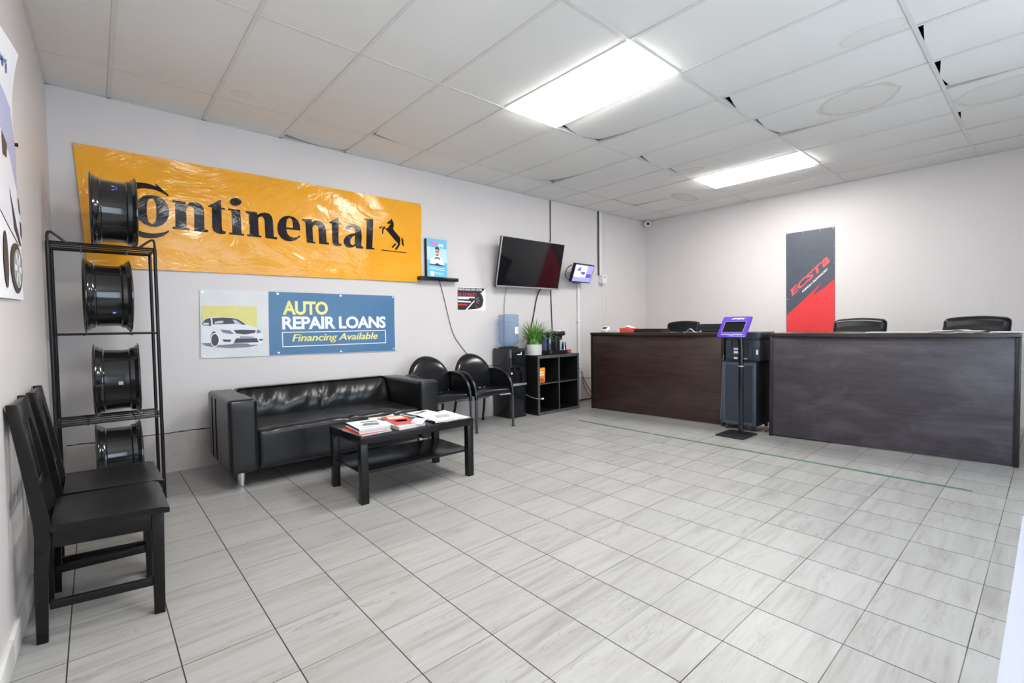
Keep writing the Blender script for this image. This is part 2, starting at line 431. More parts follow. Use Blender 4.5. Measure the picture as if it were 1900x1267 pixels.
def finish_print(mb, name, m, parent):
    me = bpy.data.meshes.new(name); mb.bm.to_mesh(me); mb.bm.free(); me.materials.append(M[m])
    o = bpy.data.objects.new(name, me); C.objects.link(o); o.parent = parent; return o
def print_text(name, lines, m, parent, fn, bold=.012, shear=0.0, cell=0.0, spacing=1.0):
    """lines: list of (string, (x0, y0, x1, y1)) boxes the text is fitted to, in the sheet's own 2-D frame"""
    mb = MB()
    for s_, (x0, y0, x1, y1) in lines:
        me = text_mesh(s_, bold, shear, spacing)
        xs = [v.co.x for v in me.vertices]; ys = [v.co.y for v in me.vertices]
        a, b, c, d = min(xs), min(ys), max(xs), max(ys)
        for v in me.vertices:
            v.co.x = x0+(v.co.x-a)/(c-a)*(x1-x0); v.co.y = y0+(v.co.y-b)/(d-b)*(y1-y0)
        place_flat(mb.bm, me, fn, cell)
    return finish_print(mb, name, m, parent)

# printed outlines, in metres in the plane of the wall they hang on
P = {"C":[(0.4978,2.3285),(0.5271,2.3325),(0.5592,2.333),(0.5915,2.3288),(0.6214,2.322),(0.621,2.3443),(0.6623,2.3027),(0.7021,2.2663),(0.6999,2.2501),(0.6723,2.2682),(0.6449,2.2806),(0.6175,2.2895),(0.5848,2.2919),(0.5524,2.2916),(0.5255,2.2869),(0.496,2.2751),(0.4662,2.2469),(0.4468,2.2107),(0.435,2.166),(0.4304,2.1062),(0.4338,2.054),(0.4502,2.0034),(0.4751,1.9667),(0.4974,1.9547),(0.5195,1.9486),(0.5515,1.9409),(0.5895,1.9412),(0.6283,1.9476),(0.6679,1.9625),(0.6966,1.9796),(0.6962,1.9658),(0.6555,1.9267),(0.616,1.9101),(0.5718,1.9006),(0.5286,1.9007),(0.4959,1.9092),(0.4606,1.9252),(0.428,1.961),(0.4068,2.0175),(0.3964,2.0881),(0.3989,2.1604),(0.4111,2.2212),(0.4334,2.2708),(0.4631,2.3076)],
     "o":[(0.5985,2.2443),(0.638,2.24),(0.6707,2.22),(0.6921,2.1856),(0.703,2.1391),(0.6974,2.0901),(0.679,2.0463),(0.65,2.0138),(0.6133,1.9949),(0.575,1.9957),(0.5376,2.0092),(0.5091,2.0343),(0.4944,2.0689),(0.4878,2.1079),(0.492,2.155),(0.5092,2.1963),(0.5396,2.2279),(0.5668,2.2391)],
     "o_h":[(0.5851,2.2165),(0.604,2.2114),(0.6167,2.1809),(0.6179,2.1336),(0.6158,2.0721),(0.6079,2.0303),(0.592,2.0147),(0.5784,2.0164),(0.5628,2.038),(0.5563,2.0842),(0.5568,2.1313),(0.5605,2.1789),(0.5711,2.2062)],
     "n":[(0.7265,2.231),(0.8173,2.2259),(0.8164,2.1977),(0.8439,2.2244),(0.874,2.2333),(0.9041,2.2323),(0.9279,2.2182),(0.9405,2.1914),(0.9442,2.1525),(0.9423,2.0159),(0.9706,2.0135),(0.97,1.9939),(0.8692,1.9929),(0.8741,2.1426),(0.8721,2.1742),(0.8618,2.1904),(0.8476,2.1939),(0.8278,2.1853),(0.8183,2.1664),(0.8174,2.0115),(0.837,2.0118),(0.8364,1.9947),(0.7227,1.9931),(0.7222,2.0117),(0.7406,2.0126),(0.744,2.2075),(0.7259,2.2115)],
     "t":[(1.0724,2.2841),(1.0716,2.2181),(1.0992,2.2171),(1.0988,2.2038),(1.0724,2.2029),(1.0713,2.0459),(1.0751,2.0244),(1.0845,2.0167),(1.0988,2.0183),(1.0981,1.9976),(1.0644,1.9901),(1.0327,1.9938),(1.008,2.0092),(0.9995,2.0372),(1.0018,2.2077),(0.9738,2.2108),(0.9741,2.218),(1.0219,2.2506),(1.0544,2.2776)],
     "dot":[(1.2312,2.2922),(1.2298,2.2843),(1.2261,2.2764),(1.2203,2.269),(1.2127,2.2624),(1.2036,2.2569),(1.1937,2.2528),(1.1833,2.2504),(1.1729,2.2497),(1.1632,2.2508),(1.1546,2.2535),(1.1475,2.2578),(1.1422,2.2634),(1.139,2.2701),(1.1381,2.2776),(1.1395,2.2853),(1.1431,2.2931),(1.1488,2.3004),(1.1563,2.307),(1.1652,2.3125),(1.175,2.3167),(1.1854,2.3192),(1.1958,2.32),(1.2056,2.3191),(1.2143,2.3164),(1.2216,2.3121),(1.227,2.3064),(1.2303,2.2997)],
     "i":[(1.1232,2.2185),(1.2189,2.2199),(1.2226,2.0132),(1.2428,2.0125),(1.2423,1.9951),(1.1247,1.9947),(1.1252,2.0118),(1.1494,2.0123),(1.1488,2.2022),(1.1241,2.2038)],
     "n2":[(1.2607,2.2184),(1.3536,2.2166),(1.3529,2.1951),(1.3801,2.2142),(1.4159,2.2254),(1.4515,2.2204),(1.4725,2.2),(1.4824,2.1663),(1.4866,2.0143),(1.5143,2.0118),(1.5137,1.9913),(1.4145,1.9933),(1.4119,2.1415),(1.4071,2.1717),(1.3934,2.1853),(1.3757,2.1829),(1.359,2.1653),(1.3599,2.012),(1.381,2.0105),(1.3805,1.995),(1.2646,1.9938),(1.2652,2.0105),(1.2871,2.0115),(1.2838,2.193),(1.2622,2.2013)],
     "e":[(1.7237,2.0994),(1.719,2.1531),(1.7008,2.1951),(1.6668,2.2187),(1.6213,2.2244),(1.5758,2.2103),(1.5414,2.178),(1.5216,2.1322),(1.5187,2.0847),(1.5263,2.0423),(1.5511,2.0056),(1.5841,1.9877),(1.6294,1.986),(1.6758,2.0004),(1.7115,2.0284),(1.7221,2.0442),(1.7145,2.053),(1.6922,2.0344),(1.6611,2.0254),(1.6307,2.0301),(1.6086,2.0516),(1.5996,2.0784),(1.5979,2.0973)],
     "e_h":[(1.6283,2.2063),(1.647,2.196),(1.6559,2.1612),(1.6576,2.1149),(1.5976,2.1132),(1.598,2.1498),(1.6051,2.1888)],
     "n3":[(1.7403,2.2149),(1.8333,2.2167),(1.8326,2.192),(1.8639,2.2126),(1.8965,2.2144),(1.9333,2.205),(1.9533,2.1784),(1.9669,2.1298),(1.972,2.0129),(1.9929,2.0083),(1.9924,1.9897),(1.8967,1.9902),(1.8938,2.1212),(1.8867,2.1576),(1.8708,2.1722),(1.8503,2.1638),(1.836,2.1431),(1.8416,2.0037),(1.8619,2.0033),(1.8615,1.9892),(1.7812,1.9918),(1.7707,2.1759),(1.7671,2.1876),(1.7422,2.199)],
     "t2":[(2.0919,2.2809),(2.0918,2.217),(2.1309,2.216),(2.1306,2.2023),(2.0923,2.2009),(2.0893,2.0334),(2.0931,2.0124),(2.1191,2.0107),(2.1168,1.9916),(2.075,1.985),(2.0409,1.9945),(2.0288,2.0187),(2.0255,2.2043),(1.996,2.2072),(2.0004,2.2137),(2.0478,2.241),(2.0743,2.2683)],
     "a":[(2.1589,2.1783),(2.1773,2.2047),(2.2223,2.2233),(2.272,2.2252),(2.3126,2.2102),(2.33,2.1727),(2.333,2.1114),(2.3257,2.0137),(2.3485,2.0),(2.3481,1.9849),(2.2744,1.9824),(2.2615,2.0074),(2.2338,1.9873),(2.1977,1.9795),(2.1624,1.9892),(2.1413,2.0215),(2.1423,2.056),(2.1653,2.0929),(2.2105,2.1196),(2.2604,2.134),(2.2615,2.1734),(2.2485,2.1936),(2.226,2.1952),(2.2077,2.1799),(2.1984,2.1658),(2.176,2.1588)],
     "a_h":[(2.2598,2.1121),(2.2323,2.096),(2.2088,2.0587),(2.2122,2.02),(2.2344,2.0091),(2.2574,2.0245)],
     "l":[(2.366,2.3025),(2.4669,2.3035),(2.4474,2.0031),(2.4713,2.0009),(2.4709,1.9873),(2.3788,1.9833),(2.3793,1.9993),(2.3931,2.2689),(2.387,2.2858),(2.3684,2.2904)],
     "horse":[(2.6771,2.3411),(2.6887,2.3205),(2.7032,2.292),(2.7023,2.2587),(2.6926,2.2353),(2.7102,2.2097),(2.7461,2.1749),(2.7733,2.15),(2.7818,2.1173),(2.775,2.0942),(2.771,2.0602),(2.7486,2.0301),(2.7357,2.0094),(2.7099,2.0087),(2.724,2.0306),(2.7494,2.0637),(2.7438,2.0855),(2.7138,2.1102),(2.6781,2.1452),(2.6428,2.1798),(2.6195,2.2046),(2.5991,2.2197),(2.6323,2.2363),(2.651,2.2633),(2.6634,2.2787),(2.6575,2.2834),(2.6334,2.2765),(2.6235,2.2873),(2.634,2.2996),(2.6645,2.3201)],
     "hleg":[(2.5991,2.2197),(2.6056,2.2413),(2.5849,2.2431),(2.5727,2.229),(2.5635,2.2143),(2.5621,2.1624),(2.5739,2.1621),(2.5792,2.2053),(2.5902,2.2203)],
     "hleg2":[(2.5731,2.2427),(2.5436,2.2363),(2.5245,2.2205),(2.5372,2.2155),(2.5639,2.228)],
     "tail":[(2.792,2.1521),(2.8134,2.1319),(2.8228,2.0568),(2.8116,2.0585),(2.7964,2.0796),(2.7945,2.1243)],
     "hleg3":[(2.7312,2.073),(2.7068,2.0762),(2.6909,2.0524),(2.6691,2.0309),(2.6872,2.0254),(2.7122,2.0489)],
     "hline":[(2.5548,1.9944),(2.854,1.9919),(2.8538,1.9834),(2.5487,1.9857)],
     "c_yellow":[(0.9012,1.371),(1.3273,1.3694),(1.3212,1.1692),(0.8956,1.1965)],
     "c_shadow":[(0.8868,1.0548),(0.9693,1.057),(1.3519,1.0434),(1.3215,1.0173),(1.2434,1.0043),(1.1025,1.0024),(0.9901,1.015),(0.9247,1.0279)],
     "c_body":[(0.8937,1.2168),(0.9099,1.242),(0.941,1.2647),(0.9762,1.2723),(1.0565,1.2764),(1.1292,1.267),(1.1752,1.251),(1.24,1.2053),(1.2973,1.1858),(1.3357,1.1608),(1.3597,1.1358),(1.3683,1.092),(1.3667,1.0401),(1.3364,1.0221),(1.2585,1.0252),(1.2444,1.0365),(1.1314,1.0433),(1.1219,1.0358),(1.0263,1.0316),(0.956,1.0523),(0.8884,1.0522)],
     "c_wind":[(0.9759,1.2647),(1.0562,1.2697),(1.1291,1.2643),(1.1752,1.251),(1.2352,1.2054),(1.2114,1.2056),(1.146,1.2143),(0.9786,1.2108)],
     "c_glass":[(1.1287,1.2512),(1.1563,1.2458),(1.2021,1.2084),(1.146,1.2143)],
     "c_glass2":[(0.9925,1.2312),(1.0284,1.2413),(1.0599,1.2411),(1.0547,1.2204),(0.992,1.2158)],
     "c_side":[(0.8984,1.2167),(0.9165,1.2445),(0.9409,1.2622),(0.9628,1.2647),(0.9663,1.2365),(0.9649,1.1956),(0.9476,1.2009),(0.9087,1.2039)],
     "c_mirror":[(0.9072,1.2242),(0.9484,1.2239),(0.9501,1.2085),(0.9089,1.209)],
     "c_hl":[(1.0305,1.1662),(1.1073,1.157),(1.1364,1.1275),(1.1063,1.1256),(1.0521,1.1373)],
     "c_hr":[(1.321,1.1611),(1.3405,1.158),(1.357,1.1305),(1.315,1.126)],
     "c_grille":[(1.135,1.1591),(1.2006,1.1616),(1.311,1.1558),(1.3054,1.1316),(1.223,1.1174),(1.1527,1.1297)],
     "c_intake":[(1.1513,1.0849),(1.3186,1.0825),(1.3321,1.0441),(1.1315,1.0459)],
     "c_fl":[(1.0458,1.0803),(1.1163,1.0754),(1.1041,1.0548),(1.0541,1.0592)],
     "c_fr":[(1.3355,1.0739),(1.3653,1.0757),(1.3648,1.0593),(1.34,1.0574)],
     "c_well":[(0.9548,1.0831),(0.9603,1.1188),(0.9789,1.1517),(0.9921,1.1489),(1.0027,1.1332),(0.9845,1.1182),(0.9701,1.0826)],
     "c_ring":[(1.0245,1.0757),(1.0232,1.0622),(1.0202,1.0494),(1.0157,1.0379),(1.0099,1.0285),(1.0031,1.0215),(0.9956,1.0173),(0.9879,1.0161),(0.9803,1.0179),(0.9732,1.0227),(0.9669,1.0302),(0.9618,1.04),(0.9581,1.0516),(0.9559,1.0645),(0.9555,1.078),(0.9568,1.0914),(0.9597,1.1041),(0.9642,1.1154),(0.9699,1.1249),(0.9766,1.1319),(0.984,1.1362),(0.9917,1.1376),(0.9994,1.1359),(1.0066,1.1312),(1.0129,1.1238),(1.0181,1.114),(1.0219,1.1023),(1.0241,1.0894)],
     "c_wheel":[(1.0173,1.0749),(1.0163,1.0635),(1.0139,1.0526),(1.0103,1.0429),(1.0057,1.0349),(1.0002,1.029),(0.9943,1.0254),(0.9882,1.0243),(0.9821,1.0259),(0.9764,1.0299),(0.9715,1.0362),(0.9674,1.0445),(0.9645,1.0544),(0.9628,1.0653),(0.9625,1.0767),(0.9635,1.0881),(0.9659,1.0989),(0.9694,1.1085),(0.974,1.1165),(0.9794,1.1225),(0.9853,1.1262),(0.9914,1.1273),(0.9975,1.1259),(1.0032,1.1219),(1.0082,1.1156),(1.0123,1.1073),(1.0153,1.0974),(1.017,1.0865)],
     "c_plate":[(1.1824,1.1052),(1.2921,1.0968),(1.2916,1.0806),(1.184,1.0812)],
     "auto":[(1.5437,1.2941),(1.9672,1.2952),(1.9711,1.432),(1.5475,1.4229)],
     "repair":[(1.5345,1.1577),(2.5838,1.1517),(2.5873,1.2841),(1.5381,1.2778)],
     "box":[(1.5316,0.9915),(2.5823,0.9901),(2.5833,1.1303),(1.5338,1.1359)],
     "fin":[(1.6187,1.0311),(2.489,1.0285),(2.491,1.1033),(1.6208,1.1041)],
     "r_red":[(-2.2961,1.2463),(-2.424,1.3674),(-2.7247,1.6754),(-2.6096,1.4938),(-2.7409,1.6002),(-2.689,1.5436),(-2.8691,1.7091),(-2.8837,1.0112),(-2.2997,1.0102)],
     "ecsta":[(-2.3668,1.5095),(-2.8207,1.943),(-2.3493,1.5879)],
     "formula":[(-2.4951,1.5492),(-2.7959,1.8393),(-2.4883,1.5767)],
     "d_panel":[(3.5405,1.63),(3.9674,1.6345),(3.6483,1.3591),(3.5378,1.3609)],
     "d_dark":[(3.6774,1.3622),(3.9045,1.5674),(3.9371,1.486),(3.917,1.4081),(3.8495,1.3783)],
     "d_wheel":[(3.9284,1.4839),(3.9263,1.4634),(3.9209,1.4438),(3.9125,1.4262),(3.9015,1.4115),(3.8886,1.4004),(3.8743,1.3934),(3.8594,1.3909),(3.8447,1.393),(3.8308,1.3996),(3.8185,1.4103),(3.8084,1.4245),(3.801,1.4416),(3.7965,1.4607),(3.7953,1.4809),(3.7974,1.5012),(3.8027,1.5205),(3.8109,1.5379),(3.8216,1.5526),(3.8344,1.5639),(3.8485,1.571),(3.8634,1.5738),(3.8782,1.572),(3.8921,1.5657),(3.9046,1.5551),(3.915,1.5409),(3.9226,1.5237),(3.9272,1.5044)],
     "d_red":[(3.932,1.4782),(3.9298,1.4565),(3.924,1.436),(3.9152,1.4174),(3.9036,1.4019),(3.8899,1.3903),(3.8749,1.3829),(3.8592,1.3803),(3.8436,1.3826),(3.829,1.3895),(3.8161,1.4008),(3.8054,1.4158),(3.7976,1.4338),(3.7929,1.4539),(3.7916,1.4751),(3.7938,1.4964),(3.7994,1.5167),(3.808,1.5351),(3.8194,1.5506),(3.8328,1.5624),(3.8477,1.5699),(3.8634,1.5729),(3.8789,1.5709),(3.8937,1.5643),(3.9069,1.5532),(3.9178,1.5382),(3.9258,1.5201),(3.9307,1.4997)],
     "d1":[(3.5453,1.5931),(3.9149,1.5939),(3.9155,1.6229),(3.5461,1.6256)],
     "d2":[(3.5438,1.5282),(3.8228,1.5361),(3.8235,1.5677),(3.5448,1.5699)],
     "d3":[(3.5433,1.505),(3.7983,1.5068),(3.7986,1.523),(3.5437,1.5217)],
     "d4":[(3.543,1.491),(3.7094,1.4922),(3.7096,1.5036),(3.5433,1.5031)],
     "d5":[(3.5444,1.4539),(3.7378,1.4511),(3.7382,1.4673),(3.5449,1.4753)],
     "d6":[(3.5413,1.4148),(3.6786,1.417),(3.6789,1.433),(3.5417,1.4325)]}
# ================================================================ the room
def wl(y): return .005+.0239*y          # left wall face: x at depth y (y < 0)
YF = -6.3
mb = MB(); mb.box(-.6, W+.3, YF-.3, .3, -.12, 0); struct(mb.make('floor', 'floor'))
mb = MB(); mb.box(-.6, W+.3, 0, .2, 0, 3.3); struct(mb.make('wall_back', 'wall'))
mb = MB(); mb.box(W, W+.2, YF-.2, .2, 0, 3.3); struct(mb.make('wall_right', 'wall'))
mb = MB(); mb.prism([(wl(0), .2), (wl(0), 0), (wl(YF-.2), YF-.2), (-.6, YF-.2), (-.6, .2)], lambda a, b, h: (a, b, h), 0, 3.3); struct(mb.make('wall_left', 'wall'))
# front wall with the shop windows (behind the photographer)
op = [(.35, 2.55), (2.75, 4.95)]
mb = MB(); mb.box(-.6, W+.2, YF-.2, YF, 2.55, 3.3); mb.box(-.6, W+.2, YF-.2, YF, 0, .35)
xs = [-.6]+[v for o_ in op for v in o_]+[W+.2]
for a, b in zip(xs[::2], xs[1::2]): mb.box(a, b, YF-.2, YF, .35, 2.55)
struct(mb.make('wall_front', 'wall'))
for i, (a, b) in enumerate(op):
    mb = MB()
    for q in ((a, a+.06), ((a+b)/2-.03, (a+b)/2+.03), (b-.06, b)): mb.box(q[0], q[1], YF-.13, YF-.05, .35, 2.55)
    mb.box(a, b, YF-.13, YF-.05, .35, .41); mb.box(a, b, YF-.13, YF-.05, 2.49, 2.55)
    w = struct(mb.make('window_%d' % (i+1), 'alum'))
    mb = MB(); mb.box(a+.01, b-.01, YF-.095, YF-.09, .36, 2.54); mb.make('pane', 'pane', w)

# rough plaster kerb along the foot of the back wall, with its broken upper edge
def jag(x): return .318+.008*noise.noise(Vector((x*5, 1.3, 0)))+.006*noise.noise(Vector((x*23, 4, 0)))
mb = MB(); n = 240; rows = []
for i in range(n+1):
    x = .02+(W-.03)*i/n; z = jag(x); o_ = .004*noise.noise(Vector((x*9, 8, 0)))
    rows.append([mb.bm.verts.new(p) for p in ((x, -.014+o_, 0), (x, -.016+o_, z*.5), (x, -.012+o_, z-.012), (x, -.004, z), (x, 0, z))])
for A, B in zip(rows, rows[1:]):
    for k in range(4): mb.bm.faces.new((A[k], B[k], B[k+1], A[k+1]))
struct(mb.make('baseboard_back', 'kerb', ang=60))
# dark crack just above the kerb
mb = MB()
for seg in ((.03, .62), (.62, 1.05), (2.9, 3.2), (3.5, 4.05), (5.65, 6.1)):
    k = int((seg[1]-seg[0])/.02); pts = []
    for i in range(k+1):
        x = seg[0]+(seg[1]-seg[0])*i/k; z = jag(x)+.004; t = .0035+.004*max(0, noise.noise(Vector((x*13, 2, 5))))
        pts.append((x, z, t))
    for a, b in zip(pts, pts[1:]):
        mb.face([(a[0], -.0015, a[1]-a[2]), (b[0], -.0015, b[1]-b[2]), (b[0], -.0015, b[1]+b[2]), (a[0], -.0015, a[1]+a[2])])
struct(mb.make('trim_2', 'matte_b', flat=True))
# glazed tile skirting on the left wall, with a dirty joint every 30 cm
mb = MB(); y = -.9
while y > YF+.1:
    y2 = max(y-.298, YF+.02); a, b = wl(y), wl(y2)
    mb.prism([(a-.002, y), (a+.013, y), (b+.013, y2), (b-.002, y2)], lambda p, q, h: (p, q, h), .002, .098, .002); y = y2-.004
struct(mb.make('baseboard_left', 'tile_w'))

# ceiling: sagging mineral tiles laid in a T-bar grid, plenum above
gx = [-.255+.61*k for k in range(14)]; gy = [0, -.5621, -1.79, -3.0, -4.20, -5.42, YF]
lift = {}
for k, r in ((8, 1), (7, 2), (8, 2), (9, 2), (7, 3), (8, 3), (9, 3), (10, 1), (11, 1), (6, 2), (8, 4), (9, 4), (10, 4), (7, 4), (4, 1)):
    c = random.choice([(0, 0), (-1, 0)]); lift[(k+c[0], r+c[1], -c[0], -c[1])] = random.uniform(.010, .02)
lights = {(5, 2), (10, 2), (2, 3)}
mb = MB(); NS = 7
for k in range(len(gx)):
    for r in range(len(gy)-1):
        if (k, r) in lights: continue
        x0 = max(gx[k], -.2)+.003; x1 = (gx[k+1] if k+1 < len(gx) else W)-.003; y0 = gy[r]-.003; y1 = gy[r+1]+.003
        if x0 >= W: continue
        x1 = min(x1, W)
        sag = random.uniform(.001, .006) if x0 < 3 else random.uniform(.003, .011)
        cr = [random.uniform(0, .0025) for _ in range(4)]
        for i, (cx_, cy_) in enumerate(((0, 0), (1, 0), (0, 1), (1, 1))): cr[i] += lift.get((k, r, cx_, cy_), 0)
        if (k, r) == (3, 0): cr[0] += .022; cr[1] += .012
        g = []
        for i in range(NS+1):
            row = []
            for j in range(NS+1):
                u, v = i/NS, j/NS
                # rested corners: lift falls off quickly from the corner
                z = H+.0035-sag*16*u*(1-u)*v*(1-v)
                for ci, (cu, cv) in enumerate(((0, 0), (1, 0), (0, 1), (1, 1))):
                    w_ = max(0, 1-abs(u-cu)*1.6)*max(0, 1-abs(v-cv)*1.6); z += cr[ci]*w_*w_
                # a corner broken away or slipped off its bar leaves a dark wedge
                sx = sy = 0.0
                for cu in (0, 1):
                    for cv in (0, 1):
                        a_ = lift.get((k, r, cu, cv), 0)*2.6
                        if a_:
                            w_ = max(0, 1-abs(u-cu)*1.9)*max(0, 1-abs(v-cv)*3.0); sx += a_*w_*(1-2*cu); sy += a_*w_*(1-2*cv)
                if (k, r) == (3, 0) and v < .01: sy += .055*(1-u)**1.2
                row.append(mb.bm.verts.new((x0+(x1-x0)*u+sx, y0+(y1-y0)*v-sy, z)))
            g.append(row)
        for i in range(NS):
            for j in range(NS): mb.bm.faces.new((g[i][j], g[i][j+1], g[i+1][j+1], g[i+1][j]))
struct(mb.make('ceiling', 'ceil', ang=50))
mb = MB()
for k, x in enumerate(gx):
    if x > .02: mb.box(x-.012, x+.012, YF, 0, H-.001, H+.002); mb.box(x-.002, x+.002, YF, 0, H+.002, H+.035)
for y in gy[1:-1]:
    mb.box(-.16, W, y-.012, y+.012, H-.0015, H+.0015); mb.box(-.16, W, y-.002, y+.002, H+.0015, H+.035)
mb.box(-.2, W, -.02, 0, H-.001, H+.002); mb.box(W-.02, W, YF, 0, H-.001, H+.002); mb.box(-.2, W, YF, YF+.02, H-.001, H+.002)
mb.prism([(wl(0)-.01, 0), (wl(0)+.02, 0), (wl(YF)+.02, YF), (wl(YF)-.01, YF)], lambda a, b, h: (a, b, h), H-.001, H+.002)
struct(mb.make('trim_1', 'tbar', flat=True))
mb = MB(); mb.box(-.6, W+.2, YF-.2, .2, 3.3, 3.4); struct(mb.make('ceiling', 'plenum'))

def ceiling_light(x0, x1, y0, y1, label):
    t = thing('ceiling_light', label, 'ceiling light', ((x0+x1)/2, (y0+y1)/2, H), 0, 'recessed ceiling light panels')
    mb = MB()
    for a in ((x0, x0+.014, y0, y1), (x1-.014, x1, y0, y1), (x0+.014, x1-.014, y0, y0+.014), (x0+.014, x1-.014, y1-.014, y1)): mb.box(*a, H-.001, H+.05)
    mb.box(x0, x1, y0, y1, H+.05, H+.06)
    mb.make('frame', 'white', t, True, flat=True)
    mb = MB(); mb.box(x0+.016, x1-.016, y0+.016, y1-.016, H-.022, H+.01, .008)      # drop lens hanging a little below the frame
    mb.make('diffuser', 'lamp', t, True)
ceiling_light(2.812, 3.388, -2.985, -1.806, 'large bright ceiling light panel nearest the camera')
ceiling_light(5.862, 6.438, -2.985, -1.806, 'bright ceiling light panel farther away toward the red banner')

ceiling_light(.977, 1.563, -4.185, -3.015, 'added fill ceiling light panel, out of view above and just in front of the photographer')  # added fixture out of view, brightens the left side and the floor

# ================================================================ hangings on the back wall
def onA(loc): return lambda a, b, d: Vector((a, -d, b))-Vector(loc)
def onB(loc): return lambda a, b, d: Vector((W-d, a, b))-Vector(loc)
def sheet(name, quad, surf, f3, m, parent, nx=60, nz=20, thick=.0015):
    """hung sheet: quad = TL, TR, BR, BL corners in the wall's 2-D frame"""
    mb = MB(); F = []; B = []
    for i in range(nx+1):
        u = i/nx; rf, rb = [], []
        for j in range(nz+1):
            v = j/nz
            a = (quad[0][0]*(1-u)+quad[1][0]*u)*(1-v)+(quad[3][0]*(1-u)+quad[2][0]*u)*v
            b = (quad[0][1]*(1-u)+quad[1][1]*u)*(1-v)+(quad[3][1]*(1-u)+quad[2][1]*u)*v
            d = surf(a, b); rf.append(mb.bm.verts.new(f3(a, b, d))); rb.append(mb.bm.verts.new(f3(a, b, d-thick)))
        F.append(rf); B.append(rb)
    for i in range(nx):
        for j in range(nz):
            mb.bm.faces.new((F[i][j], F[i+1][j], F[i+1][j+1], F[i][j+1])); mb.bm.faces.new((B[i][j], B[i][j+1], B[i+1][j+1], B[i+1][j]))
    for i in range(nx):
        mb.bm.faces.new((F[i][0], B[i][0], B[i+1][0], F[i+1][0])); mb.bm.faces.new((F[i][nz], F[i+1][nz], B[i+1][nz], B[i][nz]))
    for j in range(nz):
        mb.bm.faces.new((F[0][j], F[0][j+1], B[0][j+1], B[0][j])); mb.bm.faces.new((F[nx][j], B[nx][j], B[nx][j+1], F[nx][j+1]))
    return mb.make(name, m, parent, ang=60)
def grommets(pts, f3, surf, parent, r=.011, m='chrome'):
    for a, b in pts:
        mb = MB(); d = surf(a, b); c = f3(a, b, d+.001); nrm = (f3(a, b, d+1)-f3(a, b, d)).normalized()
        up = Vector((0, 0, 1)); sd = up.cross(nrm)
        mb.tube([c+up*r*cos(2*pi*k/14)+sd*r*sin(2*pi*k/14) for k in range(14)], r*.38, 6, True)
        mb.cyl(c-nrm*.002, c+nrm*.002, r*.55, n=10)
        mb.make('grommet', m, parent)

# --- orange banner
loc = (1.6, 0, 1.65)
t = thing('banner', 'long orange-yellow vinyl banner with large black lettering and a rearing horse', 'banner', loc)
def s_y(a, b):
    v = Vector((a*1.3, b*2.6, 0)); e = min(a-.14, 3.05-a, 9)
    fold = .010*noise.noise(v)+.005*noise.noise(v*2.7+Vector((a*1.2, 0, 3)))
    tens = .012*sin((2.55-b)*9-(a-.14)*3.2)*math.exp(-max(0, a-.14)*1.1)*(.3+(2.56-b))
    tens += .010*sin((2.55-b)*10-(3.05-a)*4)*math.exp(-max(0, 3.05-a)*1.4)*(.3+(2.56-b))
    return .020+fold+tens*.8
f3 = onA(loc)
sheet('vinyl', [(.139, 2.555), (3.053, 2.556), (3.032, 1.668), (.19, 1.651)], s_y, f3, 'yellow', t, 110, 36)
fn = lambda a, b: f3(a, b, s_y(a, b)+.0022)
print_poly('lettering', [[P['C']], [P['o'], P['o_h']], [P['n']], [P['t']], [P['dot']], [P['i']], [P['n2']], [P['e'], P['e_h']], [P['n3']], [P['t2']], [P['a'], P['a_h']], [P['l']]], 'ink', t, fn, .035)
print_poly('horse_emblem', [[P[k]] for k in ('horse', 'hleg', 'hleg2', 'hleg3', 'tail', 'hline')], 'ink', t, fn, .035)
grommets([(.172, 2.53), (3.025, 2.53), (3.008, 1.695), (.222, 1.68), (1.72, 2.50)], f3, s_y, t)

# --- blue and white loans banner
loc = (1.8, 0, .9)
t = thing('banner', 'white and blue vinyl banner offering auto repair loans with a printed white car', 'banner', loc)
def s_l(a, b):
    return .010+.004*noise.noise(Vector((a*2.2, b*3, 5)))+.004*sin((1.51-b)*14+a*5)*math.exp(-(1.52-b)*4)*(1 if a > 1.4 else .5)
f3 = onA(loc); fn = lambda a, b: f3(a, b, s_l(a, b)+.002); fn2 = lambda a, b: f3(a, b, s_l(a, b)+.003); fn3 = lambda a, b: f3(a, b, s_l(a, b)+.004); fn4 = lambda a, b: f3(a, b, s_l(a, b)+.005)
sheet('vinyl', [(.893, 1.508), (2.697, 1.511), (2.695, .900), (.882, .922)], s_l, f3, 'ban_white', t, 80, 26)
print_poly('blue_field', [(1.428, 1.508), (2.692, 1.505), (2.690, .905), (1.418, .920)], 'ban_blue', t, fn, .05)
print_poly('yellow_field', P['c_yellow'], 'p_yellow', t, fn, .05)
print_poly('car_picture', P['c_shadow'], 'p_shade', t, fn2, .05)
car = print_poly('car_body', P['c_body'], 'p_car', t, fn3, .05)
for k in ('c_wind', 'c_side'): print_poly('car_glass', P[k], 'p_dark', t, fn4, .05)
fn5 = lambda a, b: f3(a, b, s_l(a, b)+.006); fn6 = lambda a, b: f3(a, b, s_l(a, b)+.007); fn7 = lambda a, b: f3(a, b, s_l(a, b)+.008)
for k in ('c_glass', 'c_glass2'): print_poly('car_reflection', P[k], 'p_glass', t, fn5, .05)
print_poly('car_mirror', P['c_mirror'], 'p_car', t, fn5, .05)
for k in ('c_hl', 'c_hr'): print_poly('car_headlight', P[k], 'p_shade', t, fn4, .05)
for k in ('c_grille', 'c_intake', 'c_fl', 'c_fr'): print_poly('car_grille', P[k], 'p_dark', t, fn4, .05)
print_poly('car_wheel_arch', P['c_well'], 'p_dark', t, fn4, .05)
print_poly('car_wheel_rim', P['c_ring'], 'p_white', t, fn5, .05)
print_poly('car_wheel', P['c_wheel'], 'p_tyre', t, fn6, .05)
print_poly('car_plate', P['c_plate'], 'p_mid', t, fn5, .05)
